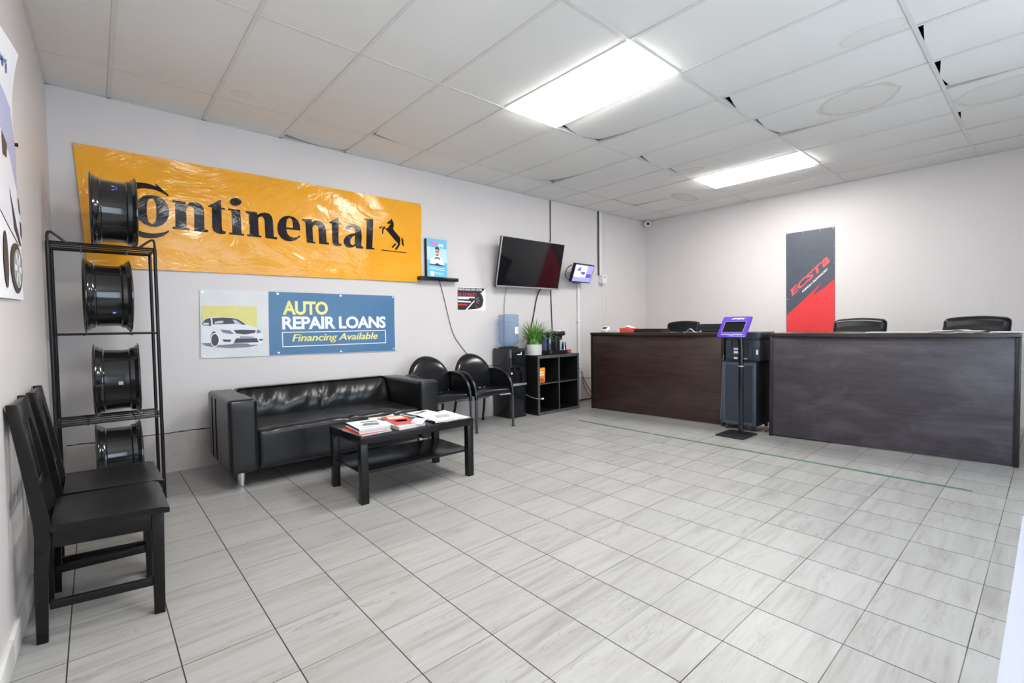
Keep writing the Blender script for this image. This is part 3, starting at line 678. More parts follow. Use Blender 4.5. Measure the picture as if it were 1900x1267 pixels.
print_text('lettering', [('AUTO', (1.545, 1.294, 1.969, 1.427))], 'p_lemon', t, fn3, .035, 0, .06, .95)
print_text('lettering', [('REPAIR LOANS', (1.536, 1.155, 2.586, 1.281))], 'p_white', t, fn3, .035, 0, .06, .95)
print_text('lettering', [('Financing Available', (1.620+q_, 1.018, 2.486+q_, 1.110)) for q_ in (0, .0035)], 'p_lemon', t, fn3, .010, .25, 0, .98)
def frame_loops(x0, y0, x1, y1, w): return [[(x0, y0), (x1, y0), (x1, y1), (x0, y1)], [(x0+w, y0+w), (x0+w, y1-w), (x1-w, y1-w), (x1-w, y0+w)]]
print_poly('border', frame_loops(1.532, .991, 2.583, 1.133, .008), 'p_white', t, fn3, .06)
grommets([(.912, 1.49), (.905, .94), (1.505, 1.49), (2.10, 1.49), (2.675, 1.49), (1.50, .94), (2.09, .925), (2.675, .925)], f3, s_l, t, .008)

# --- dark notice by the chairs
loc = (3.75, 0, 1.36)
t = thing('poster', 'small black poster with a wheel offering drive now pay later', 'poster', loc)
f3 = onA(loc); flat = lambda d: (lambda a, b: f3(a, b, d))
mb = MB(); mb.box(3.534, 3.972, -.004, -.001, 1.356, 1.640); mb.make('sheet', 'p_white', t, True)
print_poly('dark_panel', P['d_panel'], 'p_black', t, flat(.0048))
print_poly('dark_panel', P['d_dark'], 'p_black', t, flat(.0048))
print_poly('wheel_picture', [P['d_red']], 'p_red', t, flat(.0055))
print_poly('wheel_picture', [P['d_wheel']], 'p_black', t, flat(.0062))
wc = (3.842, 1.480)
print_poly('wheel_picture', [[[(wc[0]+r*cos(a+q), wc[1]+1.5*r*sin(a+q)) for r, q in ((.008, -.3), (.030, -.16), (.030, .16), (.008, .3))]] for a in [2*pi*k/5 for k in range(5)]], 'p_mid', t, flat(.007))
print_text('lettering', [('DRIVE NOW, PAY LATER', (3.546, 1.594, 3.915, 1.624))], 'p_white', t, flat(.006), .03)
print_text('lettering', [('0% INTEREST', (3.546, 1.530, 3.823, 1.568))], 'p_red', t, flat(.006), .02)
print_poly('small_print', [[P['d3']], [P['d4']], [P['d5']]], 'p_white', t, flat(.006))
print_poly('small_print', [[P['d6']]], 'p_red', t, flat(.006))

# --- black ledge and the light-blue display board on it
loc = (3.27, 0, 1.69)
mb = MB(); mb.box(2.973, 3.494, -.10, -.001, 1.689, 1.7315, .004); o = mb.make('wall_shelf', 'lack', None)
tag(o, 'short black floating wall ledge holding a light blue board', 'shelf')
t = thing('display_board', 'light blue display board with a man at a steering wheel, on the black ledge', 'display board', (3.23, -.06, 1.7325))
mb = MB(); mb.box(3.088, 3.36, -.058, -.012, 1.7328, 2.17); mb.make('backing', 'matte_b', t, True)
mb = MB(); mb.box(3.088, 3.36, -.062, -.0582, 1.7328, 2.17); mb.make('printed_face', 'p_blue', t, True)
g = lambda d: (lambda a, b: Vector((a, -.062-d, b))-t.location)
print_poly('pale_band', [[[(3.09, 1.93), (3.358, 1.90), (3.358, 2.06), (3.09, 2.08)]]], 'p_pale', t, g(.0006))
print_text('lettering', [('easy', (3.135, 2.085, 3.232, 2.135))], 'p_pink', t, g(.002), .03, .15)
print_text('lettering', [('pay', (3.245, 2.075, 3.318, 2.120))], 'p_white', t, g(.002), .03, .1)
E2 = lambda x, y, a, b, n=20, s=0, e=360: [(x+a*cos(radians(s+(e-s)*i/n)), y+b*sin(radians(s+(e-s)*i/n))) for i in range(n)]
print_poly('person_picture', [[[(3.125, 1.895), (3.13, 1.93), (3.165, 1.965), (3.205, 1.985), (3.245, 1.985), (3.285, 1.955), (3.315, 1.905), (3.318, 1.875), (3.125, 1.885)]]], 'p_white', t, g(.0012))
print_poly('person_picture', [[E2(3.224, 2.020, .026, .045)]], 'p_skin', t, g(.0018))
print_poly('person_picture', [[[(3.194, 2.03), (3.196, 2.068), (3.22, 2.084), (3.246, 2.078), (3.255, 2.05), (3.251, 2.028), (3.245, 2.05), (3.2, 2.055)]]], 'p_hair', t, g(.0024))
print_poly('person_picture', [(3.202, 2.024), (3.246, 2.020), (3.246, 2.030), (3.202, 2.034)], 'p_hair', t, g(.0026))
print_poly('person_picture', E2(3.224, 1.993, .020, .014, 12, 180, 372), 'p_hair', t, g(.0026))
print_poly('person_picture', [[[(3.192, 1.945)]+E2(3.225, 1.935, .042, .028, 12, 165, 10)+[(3.265, 1.945)]+E2(3.225, 1.925, .036, .024, 12, 10, 170)]], 'p_black', t, g(.0026))
print_poly('person_picture', [[[(3.112, 1.882), (3.19, 1.880), (3.222, 1.898), (3.255, 1.878), (3.318, 1.870), (3.318, 1.862), (3.112, 1.872)]]], 'p_navy', t, g(.0028))
print_poly('small_print', [[[(3.12, 1.852), (3.32, 1.838), (3.32, 1.828), (3.12, 1.842)]], [[(3.118, 1.834), (3.322, 1.818), (3.322, 1.808), (3.118, 1.824)]], [[(3.19, 1.79), (3.30, 1.782), (3.30, 1.774), (3.19, 1.782)]], [[(3.19, 1.775), (3.30, 1.767), (3.30, 1.760), (3.19, 1.768)]]], 'p_pale', t, g(.0012))
print_poly('white_patch', [[[(3.128, 1.747), (3.18, 1.742), (3.18, 1.797), (3.128, 1.800)]]], 'p_white', t, g(.0012))

# --- red and grey banner on the right wall (2-D frame: y, z)
loc = (W, -2.57, 1.0)
t = thing('banner', 'tall grey and red vertical banner with slanted red lettering on the right wall', 'banner', loc)
s_r = lambda a, b: .008+.003*noise.noise(Vector((a*4, b*2.5, 9)))
f3 = onB(loc); q = lambda d: (lambda a, b: f3(a, b, s_r(a, b)+d))
sheet('vinyl', [(-2.281, 2.389), (-2.866, 2.395), (-2.882, .62), (-2.295, .62)], s_r, f3, 'ban_grey', t, 20, 50)
red = [tuple(p) for p in P['r_red']]; red[-2] = (-2.880, .622); red[-1] = (-2.297, .622)
print_poly('red_field', red, 'ban_red', t, q(.0018), .05)
def aff(A, Xp, Yp):
    return lambda u, v: (A[0]+(Xp[0]-A[0])*u+(Yp[0]-A[0])*v, A[1]+(Xp[1]-A[1])*u+(Yp[1]-A[1])*v)
def slanted(parts, pts, m, d, bold):
    F = aff(*pts); qq = q(d)
    print_text('lettering', parts, m, t, lambda u, v: qq(*F(u, v)), bold, 0, 0, .95)
P['ecsta'][2] = (P['ecsta'][0][0]+.022, P['ecsta'][0][1]+.095)
slanted([('ECST', (0, 0, .80, 1)), ('a', (.815, .0, 1.0, .98))], P['ecsta'], 'p_ecsta', .003, .028)
slanted([('FORMULA TECHNOLOGY', (0, 0, 1, 1))], P['formula'], 'p_white', .003, .03)
grommets([(-2.30, 2.372), (-2.49, 2.374), (-2.70, 2.376), (-2.85, 2.378), (-2.302, 2.10), (-2.302, 1.72), (-2.304, 1.47), (-2.306, 1.2), (-2.862, 2.14), (-2.864, 1.92), (-2.866, 1.76), (-2.868, 1.44)], f3, s_r, t, .006)

# --- curling poster on the left wall (2-D frame: y, z)
loc = (wl(-2.1), -2.1, 1.30)
t = thing('poster', 'large white car and tyre poster curling off the left wall', 'poster', loc)
fL = lambda a, b, d: Vector((wl(a)+d, a, b))-Vector(loc)
s_p = lambda a, b: .010+.006*noise.noise(Vector((a*2.5, b*3, 2)))+.05*max(0, (b-2.12)/.3)**2*max(0, 1-abs(a+1.7)*3)
sheet('paper', [(-2.75, 2.42), (-1.78, 2.38), (-1.70, 1.315), (-2.75, 1.28)], s_p, fL, 'p_white', t, 34, 40)
z = lambda d: (lambda a, b: fL(a, b, s_p(a, b)+d))
print_poly('sky_picture', [(-2.7, 2.15), (-1.85, 2.12), (-1.72, 1.98), (-1.72, 1.80), (-2.7, 1.9)], 'p_lav', t, z(.002), .06)
print_poly('car_picture', [(-2.7, 1.92), (-2.1, 1.95), (-1.9, 1.90), (-1.76, 1.80), (-1.715, 1.66), (-1.72, 1.56), (-1.80, 1.545), (-2.2, 1.62), (-2.7, 1.64)], 'p_car', t, z(.003), .06)
print_poly('car_picture', [[[(-2.12, 1.945), (-1.98, 1.93), (-2.0, 1.87), (-2.1, 1.86)]], [[(-1.76, 1.765), (-1.722, 1.76), (-1.720, 1.69), (-1.76, 1.70)]], [[(-1.765, 1.66), (-1.72, 1.655), (-1.72, 1.585), (-1.765, 1.60)]], [[(-1.98, 1.76), (-1.86, 1.62), (-1.75, 1.555), (-1.78, 1.545), (-1.93, 1.60)]]], 'p_dark', t, z(.004), .06)
print_poly('tyre_picture', [[E2(-1.88, 1.44, .16, .105, 28)], [E2(-2.14, 1.45, .05, .11, 24)]], 'p_tyre', t, z(.003), .06)
print_poly('wheel_picture', [[E2(-1.86, 1.44, .115, .082, 28)]], 'p_grey', t, z(.004), .06)
print_poly('wheel_picture', [[[(-1.86+r*1.35*cos(a+w_), 1.44+r*sin(a+w_)) for r, w_ in ((.02, -.5), (.072, -.2), (.072, .2), (.02, .5))]] for a in [2*pi*k/6 for k in range(6)]], 'p_white', t, z(.005), .06)
print_text('lettering', [('Capri', (-2.32, 2.21, -1.93, 2.29))], 'p_text', t, lambda a, b: z(.003)(a, b), .01)
mb = MB(); mb.cyl(fL(-1.735, 2.0, .0)+Vector((0, 0, 0)), fL(-1.735, 2.0, .02), .006, .009, 10); mb.make('pin', 'matte_b', t)
# ================================================================ screens, conduits, cables on the back wall
t = thing('television', 'wall-mounted flat television tilted down, thin silver bezel and dark screen', 'television', (4.615, -.19, 1.965)); t.rotation_euler = (radians(12.9), 0, 0)
w2, h2 = .573, .318
mb = MB(); mb.box(-w2, w2, -.008, .030, -h2, h2, .004)
mb.make('housing', 'plastic_b', t)
mb = MB(); e = .011
for a in ((-w2-.001, w2+.001, h2-e*.6, h2+.001), (-w2-.001, w2+.001, -h2-.001, -h2+.020)): mb.box(a[0], a[1], -.012, .0, a[2], a[3], .001)
for a in (-w2-.001, w2-e+.001): mb.box(a, a+e, -.012, .0, -h2, h2, .001)
mb.make('bezel', 'silver', t)
mb = MB(); mb.box(-w2+.011, w2-.011, -.0095, -.0082, -h2+.021, h2-.008); mb.make('screen', 'screen', t)
mb = MB(); mb.box(-.2, .2, .03, .065, -.15, .14, .005); mb.box(-.06, .06, .06, .125, -.05, .05); mb.make('wall_bracket', 'matte_b', t)
mb = MB(); mb.box(-w2+.02, -w2+.05, .03, .05, -.12, .06, .003); mb.make('socket_panel', 'matte_b', t)

t = thing('monitor', 'small security monitor with a lit lavender screen on the back wall', 'monitor', (5.625, -.215, 1.905)); t.rotation_euler = (radians(20), 0, radians(4))
mb = MB(); mb.box(-.235, .235, -.005, .04, -.138, .138, .006); mb.make('housing', 'plastic_b', t)
mb = MB(); mb.box(-.218, .218, -.0068, -.0052, -.122, .122); s_ = mb.make('screen', 'cctv_bg', t)
s_['label'] = 'lit lavender screen with six camera pictures'
for x0, x1, z0, z1, m in ((-.21, -.075, .005, .115, 'cctv_w'), (-.07, .07, .005, .115, 'cctv_w'), (-.21, -.075, -.055, .0, 'cctv_w'), (-.07, .07, -.055, 0, 'cctv_w'), (.075, .20, -.055, 0, 'cctv_d')):
    mb = MB(); mb.box(x0, x1, -.0082, -.0070, z0, z1); mb.make('camera_picture', m, s_)
mb = MB(); mb.prism([(-.17, .035), (-.09, .105), (-.08, .035)], lambda a, b, h: (a, h, b), -.0092, -.0084); mb.prism([(-.06, .03), (.05, .02), (.03, -.02), (-.05, -.01)], lambda a, b, h: (a, h, b), -.0092, -.0084)
mb.make('camera_picture', 'cctv_d', s_)
mb = MB(); mb.box(-.10, .10, .04, .07, -.09, .09, .006); mb.box(-.05, .05, .07, .16, -.06, .03); mb.make('wall_bracket', 'matte_b', t)
mb = MB(); mb.tube(smooth_path([(-.24, .05, .10), (-.30, .07, .05), (-.31, .08, -.05), (-.25, .06, -.12), (-.05, .03, -.16), (.05, .05, -.17), (.08, .06, -.12)]), .006, 6); mb.make('lead', 'cable_b', t)

mb = MB(); mb.cyl((5.748, -.022, .0), (5.748, -.022, 1.86), .021, n=20)
for z_ in (.5, 1.2): mb.box(5.715, 5.781, -.045, -.0005, z_, z_+.02, .003)
tag(mb.make('conduit_pipe', 'white'), 'white vertical pipe running from the security monitor down to the floor', 'pipe')
mb = MB(); mb.box(6.272, 6.31, -.028, -.0005, 1.93, H-.003, .002); mb.box(6.262, 6.272, -.03, -.0005, 1.93, H-.003)
tag(mb.make('wall_conduit', 'white'), 'slim white cable duct dropping from the ceiling to a sensor box', 'conduit')
mb = MB(); mb.tube([(6.245, -.012, 1.93), (6.245, -.012, 2.4), (6.25, -.012, H-.004)], .009, 8)
tag(mb.make('cable', 'cable_b'), 'black cable running up beside the white duct to the ceiling', 'cable')
mb = MB(); mb.box(6.35, 6.356, -.003, -.0005, .34, 1.80); struct(mb.make('trim_3', 'wall'))
mb = MB(); mb.box(6.42, 6.426, -.003, -.0005, .34, H-.004); struct(mb.make('trim_4', 'wall'))
t = thing('motion_sensor', 'small white sensor box at the bottom of the wall duct', 'sensor', (6.31, 0, 1.80))
mb = MB(); mb.prism(rrect(6.255, 6.365, 1.795, 1.935, .03), lambda a, b, h: (a, h, b), -.085, -.0005, .006); mb.make('housing', 'plastic_w', t, True)
mb = MB(); mb.cyl((6.31, -.085, 1.90), (6.31, -.088, 1.90), .012, n=14); mb.make('lens', 'matte_b', t, True)

t = thing('security_camera', 'tiny white dome camera high in the back right corner', 'camera', (W-.09, -.09, 2.90))
mb = MB(); mb.box(W-.10, W-.001, -.10, -.001, 2.865, 2.925, .01); mb.make('mount', 'plastic_w', t, True)
d_ = Vector((-.62, -.75, -.12)).normalized(); c_ = Vector((W-.075, -.075, 2.885))
mb = MB(); mb.cyl(c_, c_+d_*.085, .048, .05, 24); mb.make('housing', 'plastic_w', t, True)
mb = MB(); mb.cyl(c_+d_*.0855, c_+d_*.09, .030, n=20); mb.make('lens', 'gloss_b', t, True)

def cable(pts, r, m, label, it=3):
    mb = MB(); mb.tube(smooth_path(pts, it), r, 6); return tag(mb.make('cable', m), label, 'cable')
cable([(5.172, -.006, H-.004), (5.168, -.006, 2.4), (5.16, -.006, 1.65), (5.185, -.007, 1.05), (5.19, -.01, .83)], .0085, 'cable_b', 'straight dark cable from the ceiling down behind the television')
cable([(3.285, -.008, 1.688), (3.33, -.008, 1.55), (3.38, -.008, 1.35), (3.455, -.008, 1.07), (3.56, -.008, .93), (3.68, -.008, .80), (3.80, -.008, .72), (3.86, -.008, .69), (4.0, -.008, .645), (4.06, -.012, .655)], .0045, 'cable_g', 'thin grey cord wandering down the wall from the black ledge')
cable([(4.284, -.06, 1.67), (4.276, -.012, 1.5), (4.268, -.008, 1.1), (4.262, -.008, .9)], .004, 'cable_g', 'thin grey wire hanging from the television toward the water bottle')
cable([(4.93, -.05, 1.68), (4.88, -.012, 1.58), (4.80, -.01, 1.25), (4.70, -.01, .95), (4.66, -.012, .82)], .009, 'cable_b', 'thick black cable slanting from the television down behind the plant')
cable([(5.80, -.03, .36), (5.82, -.06, .2), (5.88, -.11, .06), (6.0, -.15, .009), (6.25, -.22, .009)], .007, 'cable_r', 'red cord curving down the wall to the floor beside the shelf', 2)
cable([(5.79, -.03, .44), (5.86, -.045, .25), (5.97, -.085, .10), (6.05, -.10, .03), (6.12, -.105, .0075), (6.3, -.11, .0075)], .006, 'cable_b', 'black cord falling beside the red cord near the desk', 2)
cable([(5.26, -.066, .012), (5.5, -.066, .012), (5.75, -.066, .012), (6.0, -.066, .012), (6.3, -.068, .012)], .011, 'cable_b', 'thick black lead along the floor between shelf and desk', 2)

# ================================================================ sofa
t = thing('sofa', 'black leather two-seat sofa with square arms and chrome feet', 'sofa', (1.76, -.57, 0))
def mk_arm(x0, x1):
    mb = MB()
    def fn(p, nrm):
        return nrm*(.003*noise.noise(p*4))
    mb.soft((x0, -.97, .128), (x1, -.17, .662), .028, .05, fn)
    o = mb.make('arm', 'leather', t, True, 60)
    for y in (-.36, -.50):
        m2 = MB(); m2.tube([(x0-.0015, y, .15), (x0-.002, y, .4), (x0-.0015, y, .63)] if x0 < 1.5 else [(x1+.0015, y, .15), (x1+.002, y, .4), (x1+.0015, y, .63)], .0035, 5); q = m2.make('seam', 'leather', o, False); q.location = -t.location
    for x in (x0+.004, x1-.004):
        m2 = MB(); m2.tube([(x, -.968, .15), (x, -.970, .4), (x, -.968, .645)], .003, 5); q = m2.make('seam', 'leather', o, False); q.location = -t.location
mk_arm(.898, 1.082); mk_arm(2.44, 2.625)
mb = MB()
def fb(p, nrm):
    if nrm.y < -.3 or nrm.z > .3:
        x = p.x-.5*(p.z-.5); k = noise.noise(Vector((x*12, p.z*1.3, 1)))+.55*noise.noise(Vector((x*26, p.z*1.6, 6)))
        mask = max(0, min(1, (p.z-.44)/.12))*max(0.0, 1-max(0, (p.z-.655)/.03))
        tuft = .018*math.exp(-((p.x-1.765)/.018)**2)
        belly = .045*sin(pi*max(0, min(1, (p.z-.38)/.28)))
        recline = .075*max(0, min(1, (p.z-.40)/.26))
        return Vector((0, -(k*.030*mask+belly-recline*(1 if nrm.y < -.3 else .4)-tuft*(1 if nrm.y < -.5 else .4)), 0))
    return Vector((0, 0, 0))
mb.soft((1.075, -.345, .13), (2.447, -.17, .668), .045, .022, fb)
mb.make('backrest', 'leather', t, True, 70)
mb = MB()
def fs(p, nrm):
    v = Vector((0, 0, 0))
    if nrm.z > .05 or nrm.y < -.2:
        edge = math.exp(-((p.y+.93)/.10)**2)
        k = noise.noise(Vector((p.x*10+p.y*6, p.y*1.5, 3)))+.5*noise.noise(Vector((p.x*24+p.y*15, p.y*3, 7)))
        puff = .022*sin(pi*max(0, min(1, (p.x-1.08)/1.36)))*sin(pi*max(0, min(1, (-p.y-.3)/.7)))
        if nrm.z > .05: v.z += k*.0075*(.35+edge)+puff
        if nrm.y < -.2 and p.z > .33: v.y -= k*.004
        v.z -= .012*math.exp(-((p.x-1.765)/.02)**2)*(1 if nrm.z > .3 else 0)
    return v
mb.soft((1.084, -.955, .128), (2.438, -.33, .425), .04, .028, fs)
mb.make('seat', 'leather', t, True, 70)
for x, y in ((1.0, -.80), (2.52, -.80), (1.0, -.26), (2.52, -.26)):
    mb = MB(); mb.cyl((x, y, .0), (x, y, .13), .026, .027, 20); mb.cyl((x, y, 0), (x, y, .008), .028, n=20)
    o = mb.make('leg', 'chrome', t, True); o['label'] = 'chrome sofa foot'

# ================================================================ coffee table and what lies on it
t = thing('coffee_table', 'low black rectangular coffee table with a lower shelf in front of the sofa', 'coffee table', (1.945, -1.55, 0))
mb = MB(); mb.box(1.487, 2.402, -1.820, -1.278, .398, .450, .002); mb.make('tabletop', 'lack', t, True)
for x in (1.489, 2.349):
    for y in (-1.818, -1.330):
        mb = MB(); mb.box(x, x+.051, y, y+.050, 0, .3985, .0015); mb.make('leg', 'lack', t, True)
mb = MB(); mb.box(1.505, 2.385, -1.800, -1.298, .196, .212, .001); mb.make('lower_shelf', 'lack', t, True)

MAG = 'magazines and papers on the coffee table'
def magazine(x, y, z, rz, w, l, th, cover, label, name='magazine', cat='magazine', art=(), edge='paper', curl=0.0, spine=None):
    t = thing(name, label, cat, (x, y, z), rz, MAG)
    def slab(z0, z1, inset):
        mb = MB(); n = 10; rows = []
        for i in range(n+1):
            u = -w/2+inset+(w-2*inset)*i/n; lift_ = curl*max(0, (i/n-.55)/.45)**2
            rows.append([mb.bm.verts.new(p) for p in ((u, -l/2+inset, z0+lift_), (u, l/2-inset, z0+lift_), (u, l/2-inset, z1+lift_), (u, -l/2+inset, z1+lift_))])
        for A, B in zip(rows, rows[1:]):
            for k in range(4): mb.bm.faces.new((A[k], A[(k+1) % 4], B[(k+1) % 4], B[k]))
        mb.bm.faces.new(rows[0]); mb.bm.faces.new(list(reversed(rows[-1]))); return mb
    slab(.0004, th-.0008, .0015).make('pages', edge, t)
    slab(th-.0007, th, 0).make('cover', cover, t)
    if spine: 
        mb = MB(); mb.box(-w/2-.0006, -w/2+.001, -l/2, l/2, .0004, th) ; mb.make('spine', spine, t)
    for (m, poly) in art:
        mb = MB(); A = [(a, b, th+.0006+curl*max(0, ((a+w/2)/w-.55)/.45)**2) for a, b in poly]; mb.face(A); mb.make('cover_picture', m, t, flat=True)
    return t
magazine(1.605, -1.655, .4502, radians(4), .225, .285, .010, 'p_brick', 'lowest magazine of the left stack, its brick-red cover edge showing')
magazine(1.618, -1.640, .4604, radians(-3), .222, .282, .012, 'p_grey', 'middle magazine of the left stack with a red spine', spine='p_red')
magazine(1.640, -1.600, .4726, radians(-5), .222, .290, .013, 'p_white', 'top magazine of the left stack with a grey car on its cover', spine='p_black', art=[('p_shade', [(-.06, -.05), (.05, -.08), (.08, .0), (-.02, .03)]), ('p_dark', [(-.03, .06), (.09, .04), (.09, .07), (-.02, .09)]), ('p_grey', [(-.09, -.11), (.06, -.13), (.06, -.115), (-.09, -.095)])])
magazine(1.872, -1.668, .4502, radians(3), .215, .275, .024, 'p_paper', 'thick white catalogue under the red-covered magazine', 'catalogue', 'catalogue')
magazine(1.882, -1.610, .4746, radians(-9), .165, .36, .006, 'p_brick', 'long red and brown magazine lying across the thick catalogue', art=[('p_red', [(-.07, -.09), (.06, -.10), (.07, .02), (-.06, .03)]), ('p_white', [(-.03, -.07), (.03, -.07), (.05, -.03), (.03, .0), (-.03, .0), (-.05, -.03)]), ('p_brick', [(-.022, -.06), (.022, -.06), (.038, -.03), (.022, -.01), (-.022, -.01), (-.038, -.03)]), ('p_cream', [(-.06, .06), (.06, .05), (.06, .15), (-.05, .15)])])
magazine(1.855, -1.385, .4502, radians(-16), .19, .17, .012, 'p_cream', 'crumpled cream brochure at the back of the coffee table', 'brochure', 'brochure', curl=.015, art=[('p_shade', [(-.05, -.05), (.03, -.06), (.04, .0), (-.04, .02)])])
magazine(2.185, -1.372, .4502, radians(2), .26, .175, .008, 'p_white', 'white magazine with a black headline at the rear right of the table', art=[('p_black', [(-.12, -.08), (-.07, -.085), (-.08, .08), (-.12, .08)]), ('p_black', [(-.05, -.02), (.07, .02), (.06, .045), (-.05, .0)]), ('p_dark', [(.05, .03), (.10, .03), (.10, .06), (.05, .06)])])
magazine(2.268, -1.655, .4502, radians(3), .24, .29, .004, 'p_paper', 'thin newspaper spread at the right end of the coffee table', 'newspaper', 'newspaper')
magazine(2.205, -1.650, .4544, radians(-5), .245, .32, .014, 'p_white', 'white magazine with a pale car on top of the newspaper', curl=.012, spine='p_black', art=[('p_grey', [(-.05, -.06), (.06, -.07), (.08, .02), (-.03, .05)]), ('p_mid', [(-.02, -.03), (.04, -.04), (.05, .01), (-.01, .02)])])
t = thing('folded_paper', 'folded white sheet standing at the end of the thick catalogue', 'paper', (1.962, -1.775, .4745), radians(25), MAG)
mb = MB(); mb.prism([(-.06, 0), (.0, .030), (.06, 0), (.057, 0), (0, .027), (-.057, 0)], lambda a, b, h: (a, h, b+.0008), -.05, .05); mb.make('sheet', 'p_white', t, flat=True)

# ================================================================ visitor chairs
def visitor_chair():
    t = thing('visitor_chair', 'black round-backed armchair half hidden behind the sofa arm', 'chair', (2.96, -.40, 0), 0, 'round-backed waiting chairs')
    # domed back pad
    mb = MB(); n, m = 36, 14; R = .268; cz = .56
    def pad(side):
        rings = []
        for i in range(m+1):
            f = i/m; ring = []
            for k in range(n):
                a = 2*pi*k/n; x = R*f*cos(a); z = cz+R*1.03*f*sin(a); z = max(z, .435)
                bulge = .095*math.sqrt(max(0, 1-f*f)) if side else .02*math.sqrt(max(0, 1-f*f))
                y = .185+.16*(z-.56)*.55-.75*x*x+(-bulge if side else bulge)
                ring.append(mb.bm.verts.new((x, y, z)))
            rings.append(ring)
        return rings
    for side in (1, 0):
        rg = pad(side)
        for A, B in zip(rg, rg[1:]):
            for k in range(n): mb.bm.faces.new((A[k], A[(k+1) % n], B[(k+1) % n], B[k]))
    bmesh.ops.remove_doubles(mb.bm, verts=mb.bm.verts[:], dist=.0004)
    mb.make('backrest', 'polish_b', t, ang=60)
    mb = MB()
    def fseat(p, nrm):
        v = Vector((0, 0, 0))
        if p.y < -.12: v.z -= .35*(p.y+.12)**2
        if nrm.z > .5: v.z += .012*(1-((p.x)/.25)**2)
        return v
    mb.soft((-.245, -.262, .385), (.245, .20, .445), .024, .03, fseat)
    s_ = mb.make('seat', 'polish_b', t, ang=60)
    mb = MB(); mb.tube([(.10*cos(a), .02+.09*sin(a), .459) for a in [2*pi*k/24 for k in range(24)]], .005, 6, True); mb.make('seam', 'polish_b', s_)
    for sx in (-1, 1):
        x = sx*.262
        top = [(.16, .635), (.05, .645), (-.02, .642)]+[(-.02-.245*sin(radians(q_)), .40+.242*cos(radians(q_))) for q_ in range(12, 91, 13)]+[(-.268, .36)]
        mb = MB(); mb.tube([(x, p[0], p[1]) for p in top], .0195, 12)
        a_ = mb.make('armrest', 'polish_b', t)
        mb = MB(); mb.prism([(.13, .40), (.16, .635), (.05, .645), (-.02, .642)]+[(-.02-.24*sin(radians(q_)), .40+.238*cos(radians(q_))) for q_ in range(12, 91, 13)], lambda a, b, h: (x+h, a, b), -.011, .011); mb.make('side_panel', 'polish_b', a_)
        mb = MB(); mb.tube([(x, -.268, .365), (x, -.269, .2), (x, -.270, .012)], .0145, 12); mb.cyl((x, -.270, .0), (x, -.270, .02), .02, .017, 14); mb.make('leg', 'grey_tube', t)
        mb = MB(); mb.tube([(sx*.20, .17, .40), (sx*.215, .21, .2), (sx*.23, .26, .012)], .0145, 12); mb.cyl((sx*.23, .26, 0), (sx*.23, .26, .018), .018, n=12); mb.make('leg', 'steel_b', t)
        mb = MB(); mb.tube(smooth_path([(x, -.262, .30), (x, -.262, .37), (x*.86, -.258, .378), (x*.3, -.252, .378)], 2), .0105, 8); mb.make('support_tube', 'grey_tube', t)
    return t
vc = visitor_chair()
dup(vc, (3.548, -.415, 0), 0, 'black round-backed armchair standing clear beside the water cooler', 'round-backed waiting chairs')

# ================================================================ water cooler, bottle, cube shelf
t = thing('water_cooler', 'tall gloss black water cooler beside the cube shelf', 'water cooler', (4.18, -.21, 0))
x0, x1, yb, yf = 4.045, 4.325, -.045, -.36
mb = MB(); mb.box(x0, x1, yf+.03, yb, .0, .872, .006); mb.box(x0, x1, yf, yf+.031, 0, .40, .008); mb.make('body', 'gloss_b', t, True)
mb = MB(); mb.prism([(x0+.002, yf+.032), (x0+.002, yf-.004), (x0+.03, yf-.016), (x1-.03, yf-.016), (x1-.002, yf-.004), (x1-.002, yf+.032)], lambda a, b, h: (a, b, h), .635, .87, .004); mb.make('upper_front', 'gloss_b', t, True)
mb = MB(); mb.prism([(x0+.001, yf+.032), (x0+.001, yf-.02), (x1-.001, yf-.02), (x1-.001, yf+.032)], lambda a, b, h: (a, b, h), .405, .43, .004); mb.make('drip_tray', 'silver', t, True)
for x in (x0+.03, x1-.03):
    mb = MB(); mb.box(x-.03, x+.03, yf, yf+.032, .43, .64, .004); mb.make('side_post', 'gloss_b', t, True)
for x in (4.13, 4.24):
    mb = MB(); mb.box(x-.014, x+.014, yf-.012, yf+.03, .612, .636, .004); mb.cyl((x, yf+.006, .59), (x, yf+.006, .615), .009, n=12); mb.make('tap', 'plastic_b', t, True)
mb = MB(); mb.cyl((4.085, yf-.0025, .565), (4.085, yf+.001, .565), .013, n=16); mb.make('white_button', 'plastic_w', t, True)
mb = MB(); mb.cyl((x0-.002, -.20, .33), (x0+.001, -.20, .33), .014, n=16); mb.make('white_sticker', 'plastic_w', t, True)
mb = MB(); mb.box(x0+.012, x1-.012, yf-.004, yf+.001, .02, .385, .004); mb.make('lower_door', 'gloss_b', t, True)
mb = MB()
for k, h_ in enumerate((.012, .012, .010, .012, .012, .036)): mb.box(4.165+k*.0125, 4.176+k*.0125, yf-.0175, yf-.0158, .79, .79+h_)
mb.make('logo', 'p_white', t, True, flat=True)
mb = MB(); mb.lathe([(.125, .871), (.128, .885), (.118, .892), (.075, .893), (.075, .880), (.07, .871)], 36, 'Z', (4.18, -.20, 0)); mb.make('collar', 'plastic_b', t, True)
t = thing('water_bottle', 'upturned large blue water bottle on top of the black cooler', 'water bottle', (4.18, -.20, .8945))
pr = [(.03, .8945), (.075, .8950), (.10, .912), (.122, .940), (.132, .965), (.134, .99), (.126, 1.0), (.134, 1.01), (.134, 1.035), (.129, 1.045), (.129, 1.145), (.134, 1.155), (.134, 1.185), (.123, 1.198), (.134, 1.21), (.134, 1.245), (.123, 1.255), (.133, 1.266), (.131, 1.285), (.118, 1.300), (.06, 1.303), (.0005, 1.303)]
